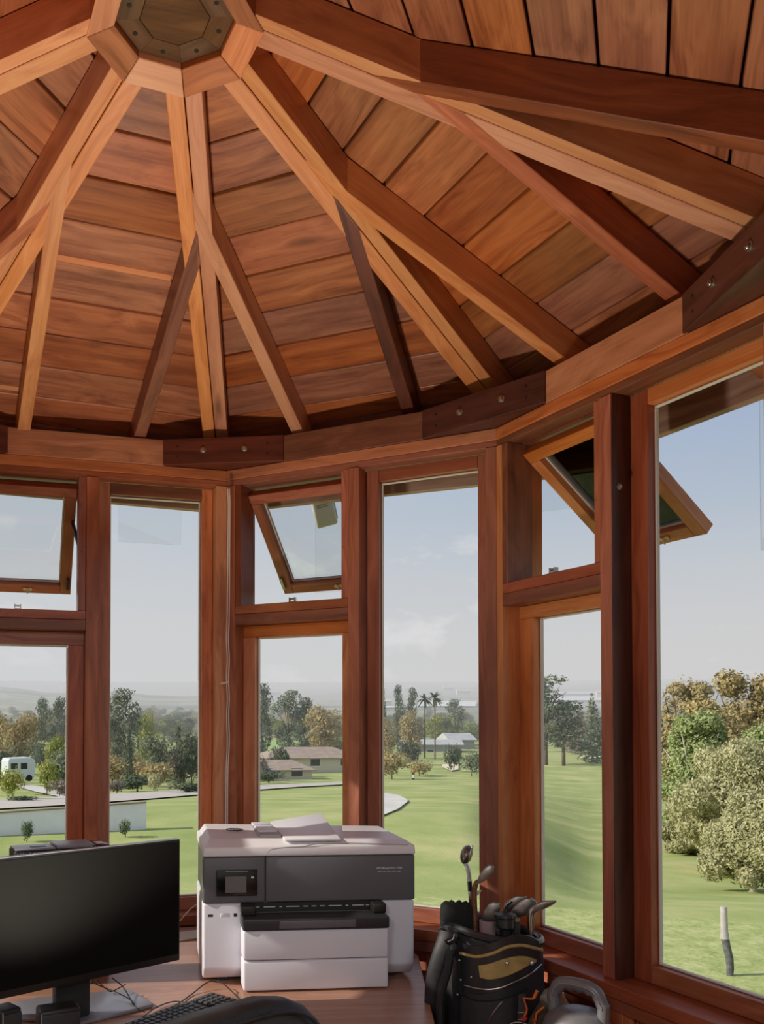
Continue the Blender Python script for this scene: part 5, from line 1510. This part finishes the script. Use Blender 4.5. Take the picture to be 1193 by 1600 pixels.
front_patch('front_pocket', [(722, 1556), (745, 1560), (775, 1556), (800, 1548), (822, 1540)], [(718, 1640), (745, 1650), (775, 1650), (800, 1640), (822, 1630)], 0.016, NYLON, 0.012)
front_patch('side_panel', [(704, 1470), (712, 1476), (722, 1484)], [(708, 1562), (716, 1562), (724, 1552)], 0.013, VINYL, 0.006)
for q in ((790, 1498), (827, 1500)):
    p = front_pt(*q, 0.017); bm = bmesh.new(); lathe_bm(bm, [(0, 0), (0.006, 0), (0.005, 0.003), (0.002, 0.004), (0, 0.004)], 12)
    o = new_obj('eyelet', bm_mesh(bm, 'eyelet', None, True), CHROME, bag); o.matrix_basis = Matrix.Translation(p) @ Matrix.Rotation(pi / 2, 4, 'X')
for q in ((719, 1502), (721, 1532), (716, 1556), (737, 1524)):
    p = front_pt(*q, 0.014); bm = bmesh.new(); lathe_bm(bm, [(0, 0), (0.003, 0), (0.0025, 0.002), (0, 0.0025)], 10)
    o = new_obj('rivet', bm_mesh(bm, 'rivet', None, True), CHROME, bag); o.matrix_basis = Matrix.Translation(p) @ Matrix.Rotation(pi / 2, 4, 'X')
# shoulder strap hanging down the left side and its keeper loop
def lp(px, row, y): return Vector((bx_(px) * (1 + y / GD), y, bz_(row, y)))
bm = bmesh.new(); tube_bm(bm, catmull([lp(700, 1455, -0.10), lp(695, 1475, -0.12), lp(687, 1500, -0.13), (lp(679, 1530, -0.13)), lp(675, 1565, -0.12), lp(674, 1620, -0.10)], 6), [0.014] * 31, 10, flat=(1.5, 0.55))
new_obj('shoulder_strap', bm_mesh(bm, 'shoulder_strap', None, True), NYLON, bag)
bm = bmesh.new(); tube_bm(bm, catmull([lp(704, 1490, -0.125), lp(700, 1520, -0.14), lp(690, 1560, -0.15), lp(688, 1620, -0.14)], 6), [0.018] * 19, 10, flat=(1.5, 0.7))
new_obj('shoulder_strap', bm_mesh(bm, 'shoulder_strap', None, True), VINYL, bag)
bm = bmesh.new(); tube_bm(bm, catmull([lp(692, 1458, -0.09), lp(700, 1454, -0.12), lp(710, 1463, -0.135), lp(708, 1472, -0.14), lp(700, 1478, -0.135)], 5), [0.010] * 21, 8, flat=(1.2, .6))
new_obj('strap_loop', bm_mesh(bm, 'strap_loop', None, True), VINYL, bag)
bm = bmesh.new(); tube_bm(bm, catmull([lp(701, 1477, -0.15), lp(709, 1472, -0.155), lp(711, 1464, -0.15)], 5), 0.0022, 6)
new_obj('buckle', bm_mesh(bm, 'buckle', None, True), CHROME, bag)
# buckle strap with a split ring on the front
rbx = box('tab_strap', bx_(804), bx_(815), -0.17, -0.165, bz_(1596, -.17), bz_(1550, -.17), NYLON, bag, 0.001)
for r_ in (1577, 1588): box('tab_buckle', bx_(803), bx_(816), -0.174, -0.1705, bz_(r_ + 1.2, -.17), bz_(r_, -.17), CHROME, rbx, 0.0003)
c_ = lp(809, 1603, -0.175); bm = bmesh.new(); tube_bm(bm, [c_ + Vector((0.026 * cos(a), 0, 0.015 * sin(a))) for a in [2 * pi * k / 28 for k in range(28)]], 0.002, 6, closed=True)
new_obj('split_ring', bm_mesh(bm, 'split_ring', None, True), CHROME, bag)

def bagw(px, row, y):   # world point from bag-frame pixel
    return bag_M @ lp(px, row, y)
bag_M = Matrix.Translation(Vector((gc.x, gc.y, 0))) @ Matrix.Rotation(bag.rotation_euler.z, 4, 'Z')
def club_root(label, base):
    r_ = empty('golf_club', bag_M @ Vector((base[0], base[1], 0.78)), label=label, category='golf club'); r_.rotation_euler.z = bag.rotation_euler.z
    return r_, Vector((base[0], base[1], 0.78))
def shaft(root, o0, pts_, rad, mat, name='shaft', n=10):
    return tube(name, [p - o0 for p in catmull(pts_, 4)], rad, mat, root, n)
def blade(root, o0, outline, y0, th, mat, name='head', tilt=0.0, bev=0.002):
    """club head: outline in pixels, extruded in depth with a thicker sole"""
    bm = bmesh.new(); A_ = [lp(px, row, y0 + tilt * (row - 1400) * sR) - o0 for px, row in outline]; B_ = [p + Vector((0.002, th, 0.001)) for p in A_]
    prism_bm(bm, A_, B_); return new_obj(name, bm_mesh(bm, name, None, True, bev, 2, 40), mat, root)
r_, o0 = club_root('silver hybrid club standing tallest and furthest left in the bag', (bx_(737), 0.02))
shaft(r_, o0, [lp(739, 1500, 0.02), lp(737.5, 1440, 0.02), lp(735.5, 1393, 0.02)], 0.0055, CHROME)
shaft(r_, o0, [lp(735.6, 1394, 0.02), lp(734.8, 1378, 0.02)], 0.0066, BLACK_G, 'ferrule')
shaft(r_, o0, [lp(734.8, 1379, 0.02), lp(733, 1362, 0.02), lp(728, 1350, 0.02), lp(725, 1343, 0.02)], [0.0062] * 13, CHROME, 'hosel')
bm = bmesh.new(); ctr = lp(729.5, 1337, 0.03) - o0
bmesh.ops.create_uvsphere(bm, u_segments=18, v_segments=12, radius=1.0, matrix=Matrix.Translation(ctr) @ Matrix.Rotation(radians(14), 4, 'Y') @ Matrix.Diagonal((0.0155, 0.034, 0.0275, 1)))
hd = new_obj('head', bm_mesh(bm, 'head', None, True, 0, angle=180), STEEL_D, r_)
blade(r_, o0, [(732, 1349), (734, 1334), (738, 1323), (739.5, 1325), (738, 1340), (735, 1348)], 0.003, 0.02, CHROME, 'face')
r_, o0 = club_root('rusty brown wedge with grey blade leaning right beside the tallest club', (bx_(743), -0.02))
shaft(r_, o0, [lp(743, 1500, -0.02), lp(742.5, 1440, -0.02), lp(741.5, 1400, -0.02), lp(744, 1383, -0.02), lp(748, 1377, -0.02)], [0.0085, .0085, .0085, .0083, .0082, .0081, .008, .008, .0078, .0076, .0074, .0072, .007, .0066, .006, .0055, .005], RUST)
blade(r_, o0, [(744, 1384), (749, 1369), (757, 1358), (766, 1352), (771, 1354), (770, 1364), (762, 1374), (752, 1381)], -0.03, 0.011, STEEL_D)
r_, o0 = club_root('pale blue steel shaft with a small white tag between hybrid and rusty wedge', (bx_(738), 0.05))
shaft(r_, o0, [lp(737, 1500, 0.05), lp(735.5, 1430, 0.05), lp(738, 1405, 0.05), lp(742, 1396, 0.05)], 0.006, plain('blue_steel', (150, 160, 186), 0.3, metal=0.6))
blade(r_, o0, [(744, 1402), (746, 1393), (752.5, 1392), (749, 1398)], 0.03, 0.003, CORD, 'tag')
r_, o0 = club_root('grey iron standing upright in a faded pink cover', (bx_(765), -0.04))
blade(r_, o0, [(753, 1438), (756, 1425), (762, 1415), (770, 1411), (780, 1411), (781, 1419), (775, 1432), (773, 1441)], -0.03, 0.012, STEEL_D)
shaft(r_, o0, [lp(764, 1500, -0.025), lp(763, 1440, -0.025)], 0.006, CHROME)
bm = bmesh.new(); tp = bx_(761.5)
lathe_bm(bm, [(0.019, bz_(1500, -.03)), (0.022, bz_(1440, -.03)), (0.0225, bz_(1438.5, -.03)), (0.020, bz_(1438.5, -.03)), (0.018, bz_(1460, -.03)), (0, bz_(1460, -.03))], 20, tp, -0.03, 1, .8)
for v in bm.verts: v.co -= o0
new_obj('cover', bm_mesh(bm, 'cover', None, True), PINK, r_)
r_, o0 = club_root('iron with its thin bright edge curving over behind the black capped grip', (bx_(790), 0.03))
shaft(r_, o0, [lp(788, 1500, 0.03), lp(787.5, 1440, 0.03), lp(787, 1424, 0.03), lp(790, 1413, 0.03), lp(798, 1405, 0.03)], 0.005, CHROME)
blade(r_, o0, [(787, 1422), (790, 1411), (797, 1403), (807, 1398), (818, 1398), (820.5, 1400), (812, 1402), (803, 1409), (797, 1419), (795, 1426)], 0.035, 0.011, STEEL_D)
r_, o0 = club_root('iron with the broadest dark face in the middle of the bag', (bx_(822), 0.0))
blade(r_, o0, [(795, 1427), (800, 1417), (808, 1409), (818, 1402), (826, 1401), (833, 1409), (830, 1418), (820, 1427), (809, 1431), (799, 1430)], 0.0, 0.012, STEEL_D)
shaft(r_, o0, [lp(824, 1500, 0.01), lp(829, 1440, 0.01), lp(833.5, 1415, 0.01), lp(833, 1406, 0.01), lp(827, 1401.5, 0.01), lp(818, 1402, 0.01)], 0.0036, CHROME)
r_, o0 = club_root('iron furthest right with its blade pointing out over the window sill', (bx_(826), -0.03))
shaft(r_, o0, [lp(825, 1500, -0.03), lp(824.5, 1445, -0.03), lp(825, 1426, -0.03), lp(829, 1417, -0.03), lp(836, 1412, -0.03)], 0.006, CHROME)
blade(r_, o0, [(827, 1419), (834, 1410), (846, 1404), (862, 1402.5), (864, 1404), (858, 1409), (848, 1415), (837, 1420), (830, 1423)], -0.036, 0.011, STEEL_D)
# black headcovers and grips
hc = empty('club_headcover', bag_M @ Vector((bx_(706), -0.02, 0.8)), label='black knitted headcover filling the left side of the bag', category='headcover'); hc.rotation_euler.z = bag.rotation_euler.z
bm = bmesh.new(); rngs = []
o0 = Vector((bx_(706), -0.02, 0.8))
for row, rx_ in ((1490, 0.038), (1450, 0.046), (1430, 0.047), (1419, 0.044), (1415, 0.034), (1416.5, 0.0)):
    cxx = bx_(716); z = bz_(row, -0.02)
    rngs.append([bm.verts.new(Vector((cxx + rx_ * cos(2 * pi * k / 36) * (1 + 0.03 * (k % 2)), -0.01 + rx_ * 0.8 * sin(2 * pi * k / 36) * (1 + 0.03 * (k % 2)), z + (0.004 * sin(k * 1.7) if row < 1425 else 0))) - o0) for k in range(36)] if rx_ > 0 else [bm.verts.new(Vector((cxx, -0.01, z)) - o0)])
for a, b in zip(rngs, rngs[1:]):
    for k in range(36):
        if len(b) == 1: bm.faces.new((a[k], a[(k + 1) % 36], b[0]))
        else: bm.faces.new((a[k], a[(k + 1) % 36], b[(k + 1) % 36], b[k]))
new_obj('knit_sock', bm_mesh(bm, 'knit_sock', None, True, 0, angle=180), plain('black_knit', (24, 28, 26), 0.95, bscale=300, bdist=0.002), hc)
r_, o0 = club_root('short club with a round black cap on its end, middle of the bag', (bx_(788), -0.06))
shaft(r_, o0, [lp(789, 1500, -0.06), lp(788.5, 1449, -0.06)], 0.016, BLACK_P)
bm = bmesh.new(); c_ = lp(788.5, 1437, -0.06) - o0
bm2 = [(0, -0.022), (0.022, -0.022), (0.027, -0.016), (0.026, 0.006), (0.029, 0.010), (0.028, 0.017), (0.012, 0.022), (0.010, 0.018), (0, 0.018)]
lathe_bm(bm, [(a, b + c_.z) for a, b in bm2], 28, c_.x, c_.y)
new_obj('cap', bm_mesh(bm, 'cap', None, True), VINYL, r_)
r_, o0 = club_root('short club grip with a tan end beside the round black cap', (bx_(805), -0.06))
shaft(r_, o0, [lp(805, 1500, -0.06), lp(805, 1437, -0.06)], 0.0095, GREY_D, 'grip', 12)
shaft(r_, o0, [lp(805, 1436.8, -0.06), lp(805, 1432.5, -0.06)], 0.0098, plain('tan_end', (150, 124, 96), 0.6), 'grip_end', 12)

# orange wire hook, red fittings and a dark olive tube hanging beside the bag
hk = empty('wire_hook', bag_M @ lp(826, 1570, -0.15), label='bent orange wire hook with red fittings hanging on the front of the bag', category='hook')
def hookpart(name, px_pts, rad, mat, y=-0.18):
    pts_ = [bag_M @ lp(a, b, y) - hk.location for a, b in px_pts]
    return tube(name, pts_, rad, mat, hk, 7)
hookpart('wire', [(829, 1556), (815, 1556), (820, 1572), (819, 1578), (813, 1590)], 0.0024, ORANGE)
hookpart('wire', [(830, 1555), (835, 1543)], 0.004, ORANGE)
hookpart('wire', [(845, 1567), (834, 1577), (833, 1585), (831, 1596)], 0.0024, ORANGE)
hookpart('hook_knob', [(813, 1590), (819, 1585)], 0.006, REDP)
hookpart('hook_knob', [(829, 1590), (832, 1588)], 0.005, REDP)
ol = empty('olive_tube', bag_M @ lp(832, 1600, -0.13), label='olive and black cloth tube leaning between the bag and the kettlebell', category='tube')
for nm, a_, b_, rr, mt_ in (('tube_body', (818, 1620), (848, 1562), 0.018, plain('olive_cloth', (84, 76, 56), 0.8, nscale=60, namt=0.3)), ('tube_strap', (834, 1618), (858, 1572), 0.006, GOLD)):
    tube(nm, [bag_M @ lp(*a_, -0.13) - ol.location, bag_M @ lp(*b_, -0.13) - ol.location], rr, mt_, ol, 12)
cbx = empty('carton', bag_M @ lp(852, 1560, -0.03), label='small cream carton with a black stripe behind the kettlebell handle', category='box')
M_ = Matrix.Rotation(bag.rotation_euler.z, 4, 'Z') @ Matrix.Rotation(radians(-28), 4, 'Y')
bm = bmesh.new(); box_bm(bm, -0.04, 0.045, -0.02, 0.02, -0.06, 0.032, M_); new_obj('carton_body', bm_mesh(bm, 'carton_body', None, False, 0.001), plain('cream_card', (176, 164, 142), 0.7), cbx)
bm = bmesh.new(); box_bm(bm, 0.012, 0.020, -0.0215, -0.0203, -0.05, 0.01, M_); new_obj('stripe', bm_mesh(bm, 'stripe', None), INK, cbx)

# ------------------------------------------------------------------ kettlebell on a low stool
KD = 2.15; kc = at(902, 1600, KD); KS = KD / FPX
ks = empty('low_stool', (kc.x, kc.y, 0), label='low wooden stool under the kettlebell in front of the right window', category='stool')
box('stool_top', -0.10, 0.10, -0.10, 0.10, 0.575, 0.60, W_TABLE, ks, 0.003, axis=(1, 0, 0))
for sx in (-1, 1):
    for sy in (-1, 1): box('leg', sx * 0.075 - 0.015, sx * 0.075 + 0.015, sy * 0.075 - 0.015, sy * 0.075 + 0.015, 0, 0.5745, W_TABLE, ks, 0.002, axis=(0, 0, 1))
kbl = empty('kettlebell', (kc.x, kc.y, 0.601), label='silver kettlebell with a ridged handle and red base below the right window', category='kettlebell')
kbl.rotation_euler.z = -atan2(kc.x - EYE.x, kc.y - EYE.y) - 0.35
ztop_k = EYE.z - (1574 - HZ) * KS - 0.601
rb_ = 0.088
bm = bmesh.new()
lathe_bm(bm, [(0.055, 0.0), (0.07, 0.002), (rb_ * 0.97, 0.06), (rb_, 0.10), (rb_ * 0.97, ztop_k - 0.055), (rb_ * 0.86, ztop_k - 0.028), (rb_ * 0.62, ztop_k - 0.008), (rb_ * 0.3, ztop_k), (0, ztop_k + 0.001)], 36)
bm.faces.new([v for v in bm.verts if abs(v.co.z) < 1e-6 and abs(hypot(v.co.x, v.co.y) - 0.055) < 1e-4])
new_obj('ball', bm_mesh(bm, 'ball', None, True, 0, angle=60), CEMENT, kbl)
bm = bmesh.new(); lathe_bm(bm, [(rb_ * 0.975, 0.055), (rb_ + 0.003, 0.06), (rb_ + 0.0035, 0.11), (rb_ + 0.001, 0.115)], 36)
new_obj('base_band', bm_mesh(bm, 'base_band', None, True), REDP, kbl)
hw_ = 0.060; zt_h = EYE.z - (1537 - HZ) * KS - 0.601
path = catmull([(-hw_ * 0.95, 0, ztop_k - 0.03), (-hw_, 0, ztop_k + 0.01), (-hw_ * 0.98, 0, zt_h - 0.035), (-hw_ * 0.7, 0, zt_h - 0.006), (0, 0, zt_h), (hw_ * 0.7, 0, zt_h - 0.008), (hw_ * 1.0, 0, zt_h - 0.04), (hw_ * 1.05, 0, ztop_k + 0.01), (hw_ * 1.0, 0, ztop_k - 0.03)], 8)
bm = bmesh.new(); tube_bm(bm, path, 0.0150, 12)
for v in bm.verts:   # finger ridges under the grip
    if v.co.z > zt_h - 0.03 and abs(v.co.x) < hw_ * 0.75: v.co.z -= (0.004 + 0.003 * sin(v.co.x * 300)) if v.co.z < zt_h - 0.008 else 0
new_obj('handle', bm_mesh(bm, 'handle', None, True, 0, angle=180), CEMENT, kbl)
bm = bmesh.new(); tube_bm(bm, [Vector((p.x * 1.0, -0.0153, p.z)) for p in path[8:-8]], 0.0016, 6)
new_obj('handle_seam', bm_mesh(bm, 'handle_seam', None, True), SILVER, kbl)

# ------------------------------------------------------------------ white blind cord hanging in the corner between the left and back walls
cc_ = at(355.5, 900, 3.27)
ct = empty('hanging_cord', (cc_.x, cc_.y, 0), label='white double cord hanging down the corner post between the windows', category='cord')
def cpt(px, row, D=3.255): return at(px, row, D) - ct.location
wob_ = [(356.5, 764), (357.5, 790), (357, 850), (356, 920), (355.5, 970), (354.5, 1000), (355.8, 1030), (354.6, 1060), (355.8, 1090), (354.8, 1120), (355.8, 1160), (354, 1210), (353.5, 1290), (353.4, 1330)]
tube('strand', catmull([cpt(a - 1.0, b) for a, b in wob_], 4), 0.0024, CORD, ct, 6)
tube('strand', catmull([cpt(a + 1.3 + (0.9 if 900 < b < 1200 else 0.3), b) for a, b in wob_], 4), 0.0024, CORD, ct, 6)
tube('cleat', [cpt(345.5, 1067.5, 3.27), cpt(352, 1067, 3.255), cpt(357, 1065.5, 3.25)], 0.004, CORD, ct, 8)
# ------------------------------------------------------------------ white outdoor antenna hanging from the eave
aD = 3.95; A0 = at(506, 798, aD); aS = aD / FPX
an = empty('eave_antenna', A0, label='pale rectangular antenna hung on a bracket under the eave outside the middle vent window', category='antenna')
an.rotation_euler = (radians(28), radians(-14), -atan2(A0.x - EYE.x, A0.y - EYE.y))
rbox('antenna_body', -17 * aS, 17 * aS, -0.018, 0.018, -25 * aS, 25 * aS, plain('antenna_shell', (206, 206, 192), 0.5), an, 0.012)
for r_ in (0.030, 0.020): box('label_line', -0.03, 0.022, -0.0188, -0.0181, r_, r_ + 0.005, plain('grey_print', (150, 152, 146), 0.6), an, 0)
rbox('antenna_back', -10 * aS, 19.5 * aS, 0.0185, 0.034, -20 * aS, 26 * aS, LGREY, an, 0.006)
A1 = at(492, 765, aD - 0.05)
tube('antenna_bracket', [Vector((-10 * aS, 0, 22 * aS)), Vector((-13 * aS, 0.0, 34 * aS)), Vector((-9 * aS, 0.0, 44 * aS)), Vector((-4 * aS, 0.02, 46 * aS))], 0.008, LGREY, an, 8)
